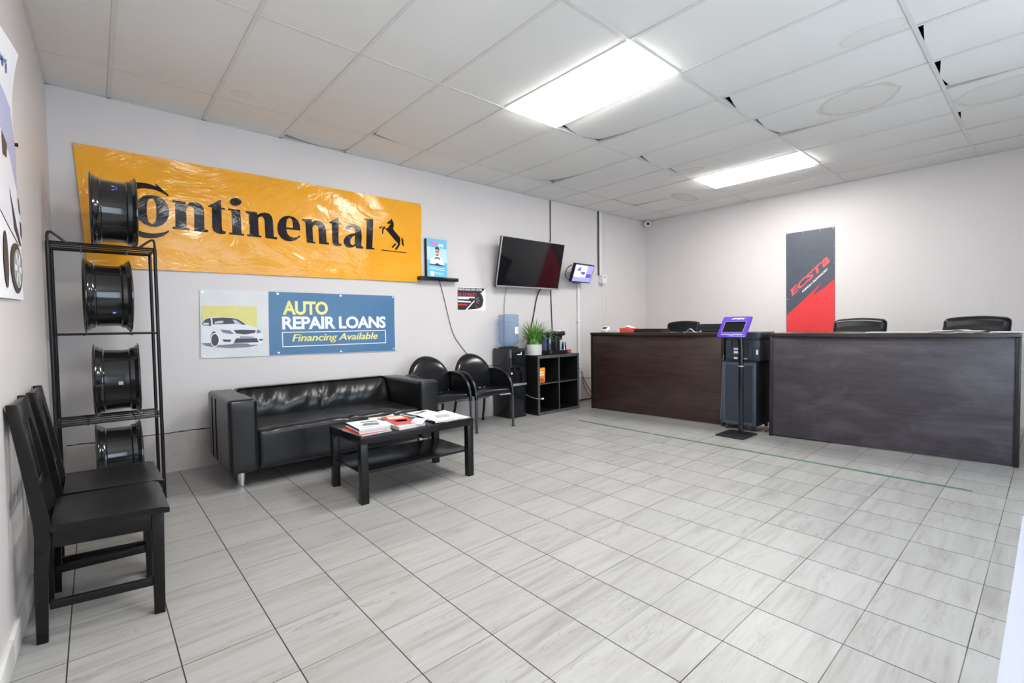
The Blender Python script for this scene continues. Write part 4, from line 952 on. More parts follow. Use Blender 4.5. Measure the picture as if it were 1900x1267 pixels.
mb = MB(); mb.lathe(pr, 44, 'Z', (4.18, -.20, 0)); mb.make('jug', 'jug', t, True)
mb = MB()
L_ = []
for i in range(9):
    a = radians(-92+i*7.2)
    L_.append((4.18+.1305*cos(a), -.20+.1305*sin(a)))
for (a, b), (c, d) in zip(L_, L_[1:]): mb.face([(a, b, 1.055), (c, d, 1.055), (c, d, 1.14), (a, b, 1.14)])
lb = mb.make('label', 'p_white', t, True)
mb = MB(); rr_ = .1318
def onj(u, v): a = radians(-92+u); return Vector((4.18+rr_*cos(a), -.20+rr_*sin(a), v))
for i in range(10):
    a0, a1 = radians(40+i*28), radians(40+(i+1)*28)
    mb.face([onj(28+9*cos(a0), 1.106+.020*sin(a0)), onj(28+9*cos(a1), 1.106+.020*sin(a1)), onj(28+7*cos(a1), 1.106+.016*sin(a1)), onj(28+7*cos(a0), 1.106+.016*sin(a0))])
mb.make('label_mark', 'p_text', lb)
lb.children[0].location = -t.location

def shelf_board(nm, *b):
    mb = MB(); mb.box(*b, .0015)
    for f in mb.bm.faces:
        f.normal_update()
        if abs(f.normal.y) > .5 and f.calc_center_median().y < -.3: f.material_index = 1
    return mb.make(nm, ['black_wood', 'sheen_edge'], t, True)
t = thing('cube_shelf', 'black four-compartment cube shelf with coffee things on top', 'shelf unit', (4.84, -.265, 0))
x0, x1, yf, yb, zt = 4.437, 5.240, -.460, -.070, .765
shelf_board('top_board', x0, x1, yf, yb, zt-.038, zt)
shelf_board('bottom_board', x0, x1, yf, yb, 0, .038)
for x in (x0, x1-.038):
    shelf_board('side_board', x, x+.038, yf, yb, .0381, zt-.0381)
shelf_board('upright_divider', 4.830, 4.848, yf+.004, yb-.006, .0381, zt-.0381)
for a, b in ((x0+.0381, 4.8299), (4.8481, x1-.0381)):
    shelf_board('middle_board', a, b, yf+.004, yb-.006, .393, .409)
mb = MB(); mb.box(x0+.0381, x1-.0381, yb-.006, yb, .0381, zt-.0381); mb.make('back_panel', 'lack', t, True)

t = thing('snack_pouch', 'orange printed pouch standing in the upper left shelf cubby', 'pouch', (4.57, -.37, .4095))
mb = MB(); mb.prism([(4.480, .410), (4.628, .410), (4.634, .60), (4.618, .605), (4.486, .585)], lambda a, b, h: (a, h, b), -.40, -.35, .006); mb.make('bag', 'p_orange', t, True)
mb = MB()
for a, b, c, d in ((4.50, 4.53, .535, .558), (4.536, 4.553, .535, .552), (4.559, 4.576, .535, .552), (4.584, 4.594, .535, .562), (4.50, 4.524, .502, .526), (4.53, 4.55, .502, .520), (4.556, 4.576, .502, .520), (4.582, 4.602, .502, .526)): mb.box(a, b, -.4018, -.4008, c, d)
mb.make('lettering', 'p_white', t, True, flat=True)
mb = MB(); mb.prism([(4.49, .425), (4.61, .425), (4.605, .455), (4.57, .47), (4.53, .465), (4.495, .475)], lambda a, b, h: (a, h, b), -.4018, -.4008); mb.make('food_picture', 'p_brick', t, True)
t = thing('carton', 'white and teal carton behind the orange pouch in the shelf', 'carton', (4.53, -.30, .4095))
mb = MB(); mb.box(4.482, 4.575, -.335, -.26, .4095, .675, .002); mb.make('box', 'p_teal', t, True)
mb = MB(); mb.box(4.483, 4.574, -.3362, -.3352, .63, .674); mb.make('white_band', 'p_white', t, True)
t = thing('power_cord', 'short dark cord ending in a white plug at the shelf edge', 'power cord', (4.4, -.45, .2))
mb = MB(); mb.tube(smooth_path([(4.328, -.30, .30), (4.345, -.40, .25), (4.40, -.47, .225), (4.45, -.475, .215), (4.485, -.474, .215)], 2), .0055, 8); mb.make('lead', 'cable_g', t, True)
mb = MB(); mb.cyl((4.485, -.474, .215), (4.515, -.473, .214), .011, .013, 12); mb.make('plug', 'plastic_w', t, True)

# --- plant, coffee maker, cups on the shelf
t = thing('potted_plant', 'bushy green grass plant in a round white pot on the shelf', 'plant', (4.565, -.27, zt+.0004))
mb = MB(); mb.lathe([(.085, 0), (.097, .004), (.098, .018), (.094, .020), (.098, .034), (.101, .10), (.101, .142), (.092, .142), (.090, .115), (.02, .112), (.0005, .112)], 40); mb.make('pot', 'pot', t)
mb = MB(); mb.lathe([(.0895, .116), (.06, .122), (.0005, .124)], 24); mb.make('soil', 'soil', t)
mb = MB(); rnd = random.Random(3)
for i in range(210):
    a = rnd.uniform(0, 2*pi) if i < 160 else rnd.uniform(-1.2, -.1); r0 = .08*math.sqrt(rnd.random()); lean = (.25+1.15*rnd.random())*(.4+r0/.08*.85)*(1.15 if i < 160 else 1.35); L_ = rnd.uniform(.24, .40); w_ = rnd.uniform(.007, .0125)
    base = Vector((r0*cos(a), r0*sin(a), .118)); d = Vector((cos(a), sin(a), 0)); sd = Vector((-sin(a), cos(a), 0)); prev = None
    for k in range(6):
        u = k/5; ang_ = lean*u*.95; p = base+d*(L_*u*sin(ang_*.72))+Vector((0, 0, L_*u*cos(ang_*.8)))
        if p.x > .165: p.y = min(p.y, -.145-.1*(p.x-.165))
        if p.x < -.225: p.y = min(p.y, -.10)
        p.y = min(p.y, .205)
        ww = w_*(1-u**1.6)+.0003; c = (mb.bm.verts.new(p-sd*ww), mb.bm.verts.new(p+d*.002*(1-u)), mb.bm.verts.new(p+sd*ww))
        if prev:
            mb.bm.faces.new((prev[0], prev[1], c[1], c[0])); mb.bm.faces.new((prev[1], prev[2], c[2], c[1]))
        prev = c
mb.make('foliage', 'leaf', t, ang=180)

t = thing('coffee_maker', 'black single-cup coffee maker with a blue tinted water tank', 'coffee maker', (4.93, -.25, zt+.0004))
mb = MB(); mb.prism(rrect(-.16, .19, -.12, .12, .035), lambda a, b, h: (a, b, h), 0, .045, .006); mb.make('base', 'plastic_b', t)
mb = MB(); mb.prism(rrect(-.02, .075, -.085, .11, .03), lambda a, b, h: (a, b, h), .045, .26, .008); mb.make('column', 'plastic_b', t)
mb = MB(); mb.soft((-.035, -.10, .245), (.17, .10, .30), .024, .04); mb.cyl((.115, -.01, .185), (.115, -.01, .25), .045, .055, 24); mb.make('brew_head', 'plastic_b', t)
mb = MB(); mb.tube(smooth_path([(-.02, -.07, .285), (.06, -.095, .318), (.15, -.09, .305), (.195, -.05, .285), (.195, .03, .285), (.15, .08, .305), (.05, .09, .315)], 2), .009, 8); mb.make('handle', 'silver', t)
mb = MB(); mb.prism(rrect(-.155, -.025, -.095, .095, .045), lambda a, b, h: (a, b, h), .046, .265, .006); mb.make('water_tank', 'tank', t)
mb = MB(); mb.prism(rrect(-.157, -.023, -.097, .097, .045), lambda a, b, h: (a, b, h), .266, .288, .006); mb.make('tank_lid', 'plastic_b', t)
mb = MB(); mb.box(.085, .165, -.06, .06, .0455, .052, .002); mb.make('drip_grid', 'silver', t)
def cup_at(x, y, z, r, h, n_, label, m, group, name, cat):
    t = thing(name, label, cat, (x, y, z), 0, group)
    for k in range(n_):
        mb = MB(); z0 = k*.014
        mb.lathe([(r, z0), (r*.98, z0+.004), (r*.72, z0+h), (.0005, z0+h), (.0005, z0+h-.002), (r*.70, z0+h-.002), (r*.955, z0+.004), (r*.97, z0)], 28, closed=True); mb.make('cup', m, t)
cup_at(5.198, -.215, zt+.0004, .036, .095, 5, 'stack of upturned clear plastic cups at the right end of the shelf', 'cup', None, 'cup_stack', 'cups')
def speck():
    tt = NT('speckled_paper_cup'); f = tt.noise(tt.coord(), 95, 2, .5)
    tt.link(tt.ramp(f, [(.56, (.74, .73, .71)), (.62, (.25, .17, .14))]), tt.b.inputs['Base Color']); tt.b.inputs['Roughness'].default_value = .6; return tt.m
M['speck'] = speck()
cup_at(5.172, -.125, zt+.0004, .038, .10, 11, 'tall stack of white speckled paper cups behind the coffee maker', 'speck', None, 'cup_stack', 'cups')
t = thing('condiment_cup', 'little red-brown pot beside the clear cups', 'pot', (5.20, -.31, zt+.0004))
mb = MB(); mb.lathe([(.024, 0), (.03, .004), (.033, .045), (.028, .045), (.026, .03), (.0005, .028)], 24); mb.make('pot', 'p_brick', t)
# ================================================================ reception desks
def desk(loc, rz, L, panel, label):
    """local frame: front along -y, depth along +x"""
    t = thing('reception_desk', label, 'desk', loc, rz)
    hT = 1.045; D = .72
    mb = MB(); mb.box(.012, .030, -L+.02, -.02, .012, hT-.03, .001); mb.make('front_panel', panel, t)
    for y in (-L, -.030):
        mb = MB(); mb.box(.0, D, y, y+.030, .0, hT-.0302, .0015); mb.make('side_panel', 'desk_edge', t)
    arc_ = [(-.012-.055*sin(pi*i/20), -L*i/20) for i in range(21)]
    mb = MB(); mb.prism(arc_+[(D+.01, -L-.003), (D+.01, .003)], lambda a, b, h: (a, b, h), hT-.03, hT, .003); mb.make('top', 'desk_top', t)
    mb = MB(); mb.box(.25, D-.02, -L+.031, -.031, .70, .725, .002); mb.make('inner_worktop', 'desk_top', t)
    mb = MB(); mb.box(.28, D-.05, -.48, -.04, .05, .69, .003); o = mb.make('drawer_pedestal', 'desk_edge', t)
    for k in range(3):
        m2 = MB(); m2.box(D-.0495, D-.035, -.475, -.045, .06+k*.21, .26+k*.21, .003); m2.make('drawer', 'desk_edge', o)
    return t
desk((5.352, -.575, 0), atan2(.112, 1.795), 1.80, 'desk_l', 'brown reception desk on the left, by the back wall, with small items along its top')
desk((5.355, -2.885, 0), atan2(.205, 1.743), 1.757, 'desk_r', 'smudged grey-brown reception desk on the right, nearest the camera')

# ================================================================ office chairs behind the desks
def office_chair():
    t = thing('office_chair', '', 'office chair', (6.45, -1.17, 0), 0, 'black leather office chairs')
    mb = MB()
    for k in range(5):
        a = 2*pi*k/5+.3; mb.tube([(.05*cos(a), .05*sin(a), .115), (.30*cos(a), .30*sin(a), .075)], .021, 8)
    mb.cyl((0, 0, .07), (0, 0, .14), .045, n=16); mb.make('star_base', 'plastic_b', t)
    for k in range(5):
        a = 2*pi*k/5+.3; c, s_ = .30*cos(a), .30*sin(a); n_ = Vector((-sin(a), cos(a), 0))
        mb = MB(); mb.cyl(Vector((c, s_, .028))-n_*.02, Vector((c, s_, .028))+n_*.02, .028, n=16); mb.make('caster', 'matte_b', t)
    mb = MB(); mb.cyl((0, 0, .14), (0, 0, .44), .03, .022, 16); mb.box(-.10, .10, -.10, .10, .43, .455, .006); mb.make('gas_column', 'plastic_b', t)
    def fseat(p, nrm): return Vector((0, 0, .02*(1-(p.x/.26)**2)*(1-(p.y/.26)**2))) if nrm.z > .3 else Vector((0, 0, 0))
    mb = MB(); mb.soft((-.27, -.26, .455), (.25, .26, .555), .045, .05, fseat); mb.make('seat', 'leather2', t, ang=60)
    def fback(p, nrm):
        u = p.y/.245; z = (p.z-.55)/.63
        x = .10*z+.03*z*z; arch = -.022*u*u*max(0, z-.3)/.7
        puff = -.03*(1-u*u)*(.4+.6*sin(pi*min(1, z*1.0))) if nrm.x < -.3 else 0
        groove = .012*math.exp(-((p.z-1.10)/.02)**2)*(1 if nrm.x < -.3 else 0)
        return Vector((x+puff+groove+.05*u*u*(-1), 0, arch))
    mb = MB(); mb.soft((.20, -.255, .55), (.30, .255, 1.19), .045, .035, fback); mb.make('backrest', 'leather2', t, ang=60)
    for sy in (-1, 1):
        mb = MB(); mb.tube(smooth_path([(.05, sy*.24, .47), (.05, sy*.30, .48), (-.02, sy*.30, .66), (.05, sy*.30, .70), (.2, sy*.30, .70), (.27, sy*.27, .74)], 2), .016, 8)
        mb.box(-.06, .17, sy*.30-.03, sy*.30+.03, .705, .73, .01); mb.make('armrest', 'plastic_b', t)
    return t
oc = office_chair(); oc['label'] = 'black leather office chair behind the left desk'
# facing the desks (towards -x)
dup(oc, (6.50, -3.30, 0), radians(-3), 'black leather office chair in front of the red banner, behind the right desk')
dup(oc, (6.52, -4.20, 0), radians(-14), 'black leather office chair at the far right, behind the right desk, turned slightly')

# ================================================================ things on the desks
zt = 1.0455
t = thing('card_terminal', 'small white card terminal at the left end of the brown desk', 'card terminal', (5.60, -.635, zt))
mb = MB(); mb.prism([(-.05, 0), (.05, 0), (.05, .075), (.02, .08), (-.05, .03)], lambda a, b, h: (a, h, b), -.047, .047, .005); mb.make('housing', 'plastic_w', t)
mb = MB(); mb.prism([(-.028, .0425), (.008, .0685), (.006, .0712), (-.030, .0455)], lambda a, b, h: (a, h, b), -.036, .036); mb.make('display', 'p_dark', t)
t = thing('paper_stack', 'low stack of white papers beside the card terminal', 'papers', (5.62, -.815, zt))
mb = MB()
for k in range(4): mb.box(-.10, .10, -.095+.008*k, .09-.005*k, k*.0065, k*.0065+.006)
mb.make('sheets', 'p_paper', t, flat=True)
t = thing('tissue_box', 'red tissue box with a white tissue on the brown desk', 'tissue box', (5.60, -1.03, zt))
mb = MB(); mb.box(-.06, .06, -.11, .11, 0, .058, .003); mb.make('carton', 'tissue', t)
mb = MB(); rows = []
for i in range(9):
    u = i/8; rows.append([mb.bm.verts.new((-.03+.06*v+.008*sin(5*u), -.07+.14*u+.01*sin(v*4), .058+.045*sin(pi*min(1, u*1.1))*(.7+.3*cos(v*5))*(.3+sin(pi*v)))) for v in (0, .25, .5, .75, 1)])
for A, B in zip(rows, rows[1:]):
    for k in range(4): mb.bm.faces.new((A[k], B[k], B[k+1], A[k+1]))
mb.make('tissue', 'p_white', t, ang=180)
t = thing('letter_tray', 'low black desk tray beside the red tissue box', 'tray', (5.62, -1.36, zt))
mb = MB(); mb.box(-.10, .10, -.20, .20, 0, .006); mb.box(-.10, -.094, -.20, .20, .0061, .045); mb.box(.094, .10, -.20, .20, .0061, .045); mb.box(-.0939, .0939, -.20, -.194, .0061, .045); mb.box(-.0939, .0939, .194, .20, .0061, .045)
mb.make('tray', 'plastic_b', t)
t = thing('screen_terminal', 'low black tilted screen on the brown desk behind the purple tablet', 'monitor', (5.72, -2.12, zt))
mb = MB(); mb.prism([(-.02, .03), (.05, .10), (.06, .10), (.005, .02)], lambda a, b, h: (a, h, b), -.17, .17, .002); mb.make('display', 'gloss_b', t)
mb = MB(); mb.box(-.04, .09, -.12, .12, 0, .03, .006); mb.make('foot', 'plastic_b', t)
t = thing('folded_card', 'small white folded card standing beside the tilted screen', 'card', (5.55, -1.93, zt), radians(20))
mb = MB(); mb.prism([(-.06, 0), (0, .05), (.06, 0), (.055, 0), (0, .044), (-.055, 0)], lambda a, b, h: (h, a, b), -.04, .04); mb.make('card', 'p_grey', t, flat=True)
t = thing('pen', 'small black pen lying on the brown desk near the folded card', 'pen', (5.52, -1.80, zt+.006), radians(70))
mb = MB(); mb.cyl((-.06, 0, .0), (.06, 0, .0), .006, n=10); mb.cyl((.06, 0, 0), (.072, 0, 0), .006, .001, 10); mb.make('barrel', 'plastic_b', t)
for i, (x, y, rz, w, l, n_, lab) in enumerate(((5.66, -3.85, 8, .30, .42, 2, 'flat white sheets at the middle of the right desk top'), (5.68, -4.24, -6, .22, .30, 5, 'slightly ruffled papers in front of the far right office chair'), (5.70, -4.56, 4, .19, .20, 3, 'white papers at the right end of the right desk'))):
    t = thing('paper_stack', lab, 'papers', (x, y, zt+.0005), radians(rz), 'papers on the right desk')
    mb = MB(); rr = random.Random(i)
    for k in range(n_):
        dx, dy = rr.uniform(-.02, .02), rr.uniform(-.02, .02); rows = []
        for a in range(9):
            u = a/8; zz = k*.004+.010*(i == 1)*sin(pi*u)*max(0, sin(u*9+k))
            rows.append([mb.bm.verts.new((-w/2+dx+w*b, -l/2+dy+l*u, zz+q)) for q in (0, .003) for b in (0, 1)])
        for A, B in zip(rows, rows[1:]):
            for p, q in ((0, 1), (1, 3), (3, 2), (2, 0)): mb.bm.faces.new((A[p], A[q], B[q], B[p]))
        for R_ in (rows[0], rows[-1]): mb.bm.faces.new((R_[0], R_[1], R_[3], R_[2]))
    mb.make('sheets', 'p_paper', t, flat=True)

# ================================================================ tablet kiosk, cabinet, printer
t = thing('tablet_kiosk', 'purple framed tablet on a black floor stand between the desks', 'kiosk', (5.20, -2.65, 0))
mb = MB(); mb.prism(rrect(4.97, 5.335, -2.79, -2.50, .03), lambda a, b, h: (a, b, h), 0, .008, .0015); mb.make('base_plate', 'matte_b', t, True)
mb = MB(); mb.tube([(5.225, -2.66, .008), (5.225, -2.66, .55), (5.225, -2.66, .70)]+smooth_path([(5.225, -2.66, .70), (5.225, -2.66, .90), (5.218, -2.655, 1.0), (5.185, -2.625, 1.09)], 2)[1:], .0245, 18)
pole = mb.make('pole', 'gloss_b', t, True)
mb = MB(); mb.lathe([(.0255, .70), (.029, .702), (.029, .712), (.0255, .714)], 20, 'Z', (5.225, -2.66, 0), True); mb.make('collar', 'silver', pole, False)
pole.children[0].location = -t.location
# tablet plane
P0 = Vector((5.095, -2.462, 1.012)); TX = Vector((0.012, -.290, 0)); TY = Vector((.155, -.010, .208)); TN = TX.cross(TY).normalized()
if TN.x > 0: TN = -TN
tab = lambda a, b, h: P0+TX*a+TY*b+TN*h
def tprint(s_, box, m, d, bold): print_text('lettering', [(s_, box)], m, t, lambda a, b: tab(a, b, d)-t.location, bold)
mb = MB(); mb.prism(rrect(0, 1, 0, 1, .06), lambda a, b, h: tab(a, b, h), -.012, 0, .002); mb.make('frame', 'purple', t, True)
mb = MB(); mb.prism([(.15, .12), (.85, .12), (.85, .88), (.15, .88)], lambda a, b, h: tab(a, b, h), -.035, -.0125, .004); mb.make('rear_case', 'plastic_b', t, True)
mb = MB(); mb.prism([(.13, .235), (.84, .235), (.84, .745), (.13, .745)], lambda a, b, h: tab(a, b, h), .0004, .0016); mb.make('screen', 'screen', t, True)
print_poly('screen_border', frame_loops(.115, .22, .855, .76, .014), 'p_lav', t, lambda a, b: tab(a, b, .001)-t.location)
tprint('easypay', (.36, .83, .76, .925), 'p_white', .0014, .03)
print_poly('logo', [[[(.27, .885), (.36, .875), (.40, .935), (.42, .87), (.34, .845)]]], 'p_white', t, lambda a, b: tab(a, b, .0014)-t.location)
tprint('Tap Screen to Get Started', (.12, .09, .86, .155), 'p_white', .0014, .03)
print_poly('small_print', [[[(.42, .04), (.58, .04), (.58, .07), (.42, .07)]]], 'p_lav', t, lambda a, b: tab(a, b, .0014)-t.location)

t = thing('rolling_cabinet', 'blue-grey metal cabinet on casters under the printer', 'cabinet', (5.59, -2.575, 0))
x0, x1, ya, yb = 5.365, 5.80, -2.752, -2.398
mb = MB(); mb.box(x0+.012, x1, ya, yb, .062, .735, .003); mb.box(x0-.006, x1+.004, ya-.004, yb+.004, .7352, .750, .002); mb.make('body', 'matte_b', t, True)
mb = MB()
for a in ((ya, ya+.035, .062, .735), (yb-.035, yb, .062, .735), (ya+.035, yb-.035, .70, .735), (ya+.035, yb-.035, .062, .095)): mb.box(x0, x0+.0118, *a, .001)
mb.make('front_frame', 'slate', t, True)
mb = MB(); mb.box(x0+.006, x0+.0116, ya+.0352, yb-.0352, .0955, .6995); mb.make('door', 'slate_d', t, True)
for x in (x0+.04, x1-.05):
    for y in (ya+.04, yb-.04):
        mb = MB(); mb.cyl((x, y-.014, .0305), (x, y+.014, .0305), .0215, n=18); mb.box(x-.016, x+.016, y-.018, y+.018, .045, .0618, .002); mb.make('caster', 'grey_tube', t, True)
t = thing('printer', 'charcoal laser printer seen from behind on the rolling cabinet', 'printer', (5.58, -2.59, .7505))
mb = MB(); mb.box(5.40, 5.78, -2.775, -2.42, .7505, .965, .008); mb.box(5.385, 5.40, -2.70, -2.50, .80, .955, .004); mb.box(5.388, 5.40, -2.77, -2.715, .77, .90, .003); mb.box(5.388, 5.40, -2.485, -2.43, .90, .96, .003); mb.make('body', 'printer', t, True)
mb = MB(); mb.box(5.39, 5.79, -2.785, -2.41, .985, 1.055, .012); mb.box(5.41, 5.77, -2.765, -2.43, .9651, .985); mb.make('scanner_lid', 'printer', t, True)
for a in ((-2.56, -2.515, .865, .885), (-2.56, -2.515, .825, .852), (-2.55, -2.515, .765, .785), (-2.765, -2.745, .82, .87), (-2.65, -2.60, .768, .776)):
    mb = MB(); mb.box(5.3835, 5.3848, *a) if a[0] > -2.71 and a[2] >= .80 else mb.box(5.3865, 5.3995 if a[2] < .8 else 5.3878, *a); mb.make('label', 'p_white', t, True, flat=True)
mb = MB(); mb.box(5.3835, 5.3848, -2.68, -2.60, .81, .94); mb.make('rear_door', 'slate_d', t, True)
cable([(5.44, -2.383, .80), (5.40, -2.383, .70), (5.385, -2.383, .30), (5.37, -2.383, .17), (5.365, -2.383, .10), (5.42, -2.383, .006), (5.6, -2.383, .006)], .005, 'cable_g', 'grey lead hanging between the brown desk and the rolling cabinet', 2)
cable([(5.47, -2.80, .009), (5.65, -2.795, .009), (5.84, -2.79, .02), (5.92, -2.75, .2)], .008, 'cable_g', 'pale cable on the floor behind the right caster of the cabinet', 2)

# ================================================================ green tape on the floor
for y0, y1, xa, xb, lab in ((-1.018, -1.993, 4.578, 4.586, 'short strip of green floor tape near the brown desk'), (-2.03, -4.445, 4.588, 4.632, 'long strip of green floor tape in front of the right desk')):
    mb = MB(); rows = []; n = 50
    for i in range(n+1):
        u = i/n; y = y0+(y1-y0)*u; x = xa+(xb-xa)*u+.002*noise.noise(Vector((0, y*6, 1))); w_ = .016+.002*noise.noise(Vector((3, y*5, 1)))
        tap = 1 if y1 > -4 or u < .985 else .4
        rows.append([mb.bm.verts.new(p) for p in ((x-w_, y, .0003), (x-w_, y, .0012), (x+w_*tap, y, .0012), (x+w_*tap, y, .0003))])
    for A, B in zip(rows, rows[1:]):
        for k in range(4): mb.bm.faces.new((A[k], A[(k+1) % 4], B[(k+1) % 4], B[k]))
    mb.bm.faces.new(rows[0]); mb.bm.faces.new(rows[-1])
    tag(mb.make('floor_tape', 'green_tape', flat=True), lab, 'tape', 'green floor tape strips')

# ================================================================ wire rack with wheels
t = thing('wire_rack', 'tall black wire shelving rack in the left corner holding four wheels', 'rack', (.275, -.53, 0))
X0, X1, Y0, Y1 = .012, .540, -.722, -.345
ZT = 1.722
for x in (X0, X1):
    for y in (Y0, Y1):
        mb = MB(); mb.tube([(x, y, .0), (x, y, .6), (x, y, 1.2), (x, y, ZT+.001)], .0105, 12); mb.cyl((x, y, 0), (x, y, .012), .013, n=12); mb.make('post', 'steel_b', t, True)
for x, sg in ((X0, 1), (X1, -1)):
    mb = MB(); mb.tube(smooth_path([(x, Y0, ZT-.01), (x, Y0, ZT+.045), (x+sg*.008, Y0, ZT+.062), (x+sg*.025, Y0, ZT+.055), (x+sg*.085, Y0, ZT+.0)], 2), .0075, 8); mb.make('handle', 'steel_b', t, True)
SZ = (ZT, 1.150, .578, .060)
for z in SZ:
    mb = MB()
    for y in (Y0, Y1): mb.tube([(X0, y, z), (X1, y, z)], .007, 8)
    for x in (X0, X1): mb.tube([(x, Y0, z), (x, Y1, z)], .007, 8)
    for k in range(1, 4):
        y = Y0+(Y1-Y0)*k/4; mb.tube([(X0, y, z), (X1, y, z)], .0048, 8)
    for x in (.16, .40): mb.tube([(x, Y0, z-.008), (x, Y1, z-.008)], .005, 6)
    mb.make('shelf', 'steel_b', t, True)
def wheel_rim(loc, rz, label, sc=1.0, stick=None):
    t = thing('wheel_rim', label, 'wheel rim', loc, rz, 'black steel wheel rims on the rack')
    w = .122
    prof = [(-w, .240), (-w+.004, .2475), (-w+.010, .2475), (-w+.014, .236), (-w+.030, .228), (-w+.036, .220), (-w+.052, .216), (-w+.058, .207), (.03, .203), (w-.060, .205), (w-.052, .216), (w-.030, .219), (w-.026, .228), (w-.014, .236), (w-.010, .2475), (w-.004, .2475), (w, .240),
            (w-.004, .233), (w-.018, .222), (w-.034, .208), (w-.064, .196), (-w+.06, .198), (-w+.04, .208), (-w+.02, .222), (-w+.004, .232)]
    mb = MB(); mb.lathe([(r*sc, h) for h, r in prof], 72, 'X', closed=True); mb.make('barrel', 'rim', t, ang=40)
    mb = MB()
    mb.lathe([(.0005, .060), (.05, .066), (.055, .070), (.055, .045), (.0005, .040)], 30, 'X')
    for k in range(5):
        a = 2*pi*k/5; p = [(.045, -.22), (.195*sc, -.11), (.197*sc, .11), (.045, .22)]
        mb.prism([(r*cos(a+q), r*sin(a+q)) for r, q in ((.045, -.45), (.12, -.20), (.1975*sc, -.15), (.1975*sc, .15), (.12, .20), (.045, .45))], lambda u, v, h: (h, u, v), .042, .068, .004)
    mb.make('spokes', 'rim', t)
    if stick:
        # sticker laid on the barrel: (x, angle above the front horizontal, w, h, material pairs)
        for (x, a, ww, hh, m) in stick:
            mb = MB(); R_ = .2047*sc
            q = [(x+dx, a+da) for dx, da in ((-ww/2, -hh/2/R_), (ww/2, -hh/2/R_), (ww/2, hh/2/R_), (-ww/2, hh/2/R_))]
            mb.face([(u, -R_*cos(v), R_*sin(v)) for u, v in q]); mb.make('sticker', m, t, flat=True)
    return t
R_ = .2475
yc = -.535
wheel_rim((.336, yc, SZ[0]+.0088+R_), radians(0), 'topmost black wheel rim, on top of the rack in front of the orange banner', 1, [(-.004, .68, .014, .040, 'p_white'), (.012, .68, .018, .040, 'p_text')])
wheel_rim((.286, yc, SZ[1]+.0088+R_), radians(2), 'second black wheel rim from the top, on the rack shelf just under the orange banner', 1, [(.022, -.62, .022, .020, 'p_text'), (.022, -.62, .010, .008, 'p_white')])
wheel_rim((.320, yc, SZ[2]+.0088+R_*1.0), radians(-2), 'third black wheel rim down, on the rack shelf level with the loans banner', 1, [(.018, -.05, .024, .022, 'p_grey')])
wheel_rim((.312, yc, SZ[3]+.0088+R_*.96), radians(0), 'lowest black wheel rim in the rack, half hidden by the wooden chairs', .96)

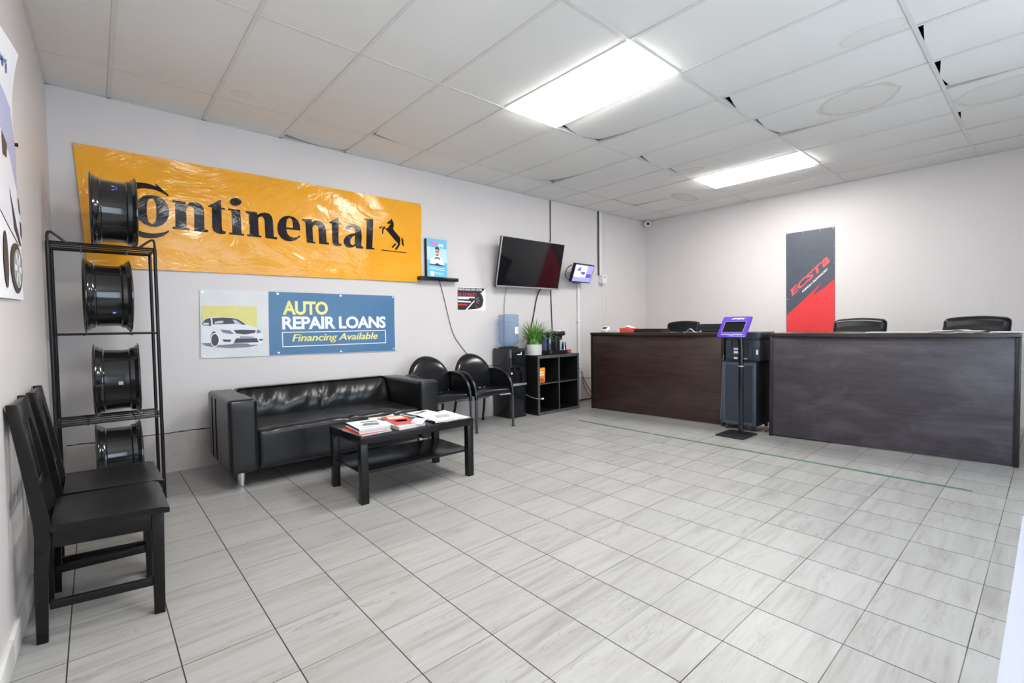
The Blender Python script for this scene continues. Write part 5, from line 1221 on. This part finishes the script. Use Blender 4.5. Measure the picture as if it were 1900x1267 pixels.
# ================================================================ wooden chairs
def wooden_chair():
    t = thing('wooden_chair', 'black slat-back wooden chair against the left wall, nearest the camera', 'chair', (.006, -2.305, 0), 0, 'black wooden chairs')
    Wd = .395
    back = [(0.0, 0), (.034, 0), (.040, .25), (.052, .40), (.050, .46), (.027, .62), (-.018, .905), (-.050, .905), (-.015, .64), (.006, .46), (.008, .40), (.002, .25)]
    for y in (0, Wd-.036):
        mb = MB(); mb.prism(back, lambda a, b, h: (a, h, b), y, y+.036, .003); mb.make('rear_leg', 'black_wood', t)
        mb = MB(); mb.prism([(.350, 0), (.386, 0), (.394, .418), (.352, .418)], lambda a, b, h: (a, h, b), y, y+.036, .003); mb.make('front_leg', 'black_wood', t)
    xb = lambda z: .006-.056*(z-.46)/.445
    mb = MB(); mb.prism([(xb(.815)+.009, .815), (xb(.815)+.028, .815), (xb(.90)+.028, .90), (xb(.90)+.009, .90)], lambda a, b, h: (a, h, b), .0362, Wd-.0362, .003); mb.make('top_rail', 'black_wood', t)
    mb = MB(); mb.prism([(xb(.535)+.009, .535), (xb(.535)+.028, .535), (xb(.585)+.028, .585), (xb(.585)+.009, .585)], lambda a, b, h: (a, h, b), .0362, Wd-.0362, .003); mb.make('lower_rail', 'black_wood', t)
    for k in range(3):
        y = .10+k*.0975-.017; mb = MB()
        mb.prism([(xb(.585)+.012, .5853), (xb(.585)+.024, .5853), (xb(.815)+.024, .8147), (xb(.815)+.012, .8147)], lambda a, b, h: (a, h, b), y, y+.034, .002); mb.make('back_slat', 'black_wood', t)
    mb = MB(); n = 14; rows = []
    for i in range(n+1):
        u = i/n; x = .0535+(.412-.0535)*u; row = []
        for j in range(n+1):
            v = j/n; dish = -.011*(sin(pi*v)**.8)*(sin(pi*min(1, u*1.15))**.8 if u < .87 else 0)
            row.append(mb.bm.verts.new((x, -.008+(Wd+.016)*v, .444+dish-(.006 if u > .98 else 0))))
        rows.append(row)
    low = [[mb.bm.verts.new((v.co.x, v.co.y, .4185)) for v in r] for r in rows]
    for i in range(n):
        for j in range(n):
            mb.bm.faces.new((rows[i][j], rows[i+1][j], rows[i+1][j+1], rows[i][j+1])); mb.bm.faces.new((low[i][j], low[i][j+1], low[i+1][j+1], low[i+1][j]))
    for i in range(n):
        mb.bm.faces.new((rows[i][0], low[i][0], low[i+1][0], rows[i+1][0])); mb.bm.faces.new((rows[i][n], rows[i+1][n], low[i+1][n], low[i][n]))
        mb.bm.faces.new((rows[0][i], rows[0][i+1], low[0][i+1], low[0][i])); mb.bm.faces.new((rows[n][i], low[n][i], low[n][i+1], rows[n][i+1]))
    mb.make('seat', 'black_wood', t, ang=40)
    for y in (.008, Wd-.028):
        mb = MB(); mb.box(.0525, .3515, y, y+.020, .352, .418, .002); mb.make('apron', 'black_wood', t)
        mb = MB(); mb.box(.041, .3505, y+.002, y+.020, .118, .150, .002); mb.make('stretcher', 'black_wood', t)
    mb = MB(); mb.box(.362, .382, .0365, Wd-.0365, .352, .418, .002); mb.make('apron', 'black_wood', t)
    mb = MB(); mb.box(.026, .046, .0365, Wd-.0365, .352, .400, .002); mb.make('apron', 'black_wood', t)
    return t
wc_ = wooden_chair()
for ch in wc_.children:      # the seat and frame widen towards the front
    for v in ch.data.vertices:
        x, y = v.co.x, v.co.y; n_, f_ = -.070*x/.388, .387-.025*x/.4
        v.co.y = n_+(y/.395)*(f_-n_)
dup(wc_, (.026, -1.858, 0), radians(.5), 'black slat-back wooden chair behind the nearest one, in front of the wire rack')

# ================================================================ white counter end at the lower right
t = thing('white_counter', 'white counter top at the lower right edge of the picture', 'counter', (1.30, -5.0, 0))
mb = MB(); mb.prism(rrect(.78, 1.682, -5.28, -4.752, .012), lambda a, b, h: (a, b, h), .722, .750, .003); mb.make('top', 'counter', t, True)
mb = MB(); mb.box(.81, 1.655, -5.25, -4.80, .06, .7218, .003); mb.box(.84, 1.63, -5.22, -4.84, 0, .0598); mb.make('body', 'counter', t, True)
for a, b in ((.815, 1.230), (1.236, 1.65)):
    mb = MB(); mb.box(a, b, -4.7998, -4.784, .07, .715, .003); d_ = mb.make('door', 'counter', t, True)
    mb = MB(); mb.tube([(b-.05 if a < 1 else a+.05, -4.775, .50), (b-.05 if a < 1 else a+.05, -4.775, .62)], .005, 8); mb.make('handle', 'alum', d_); d_.children[0].location = -t.location
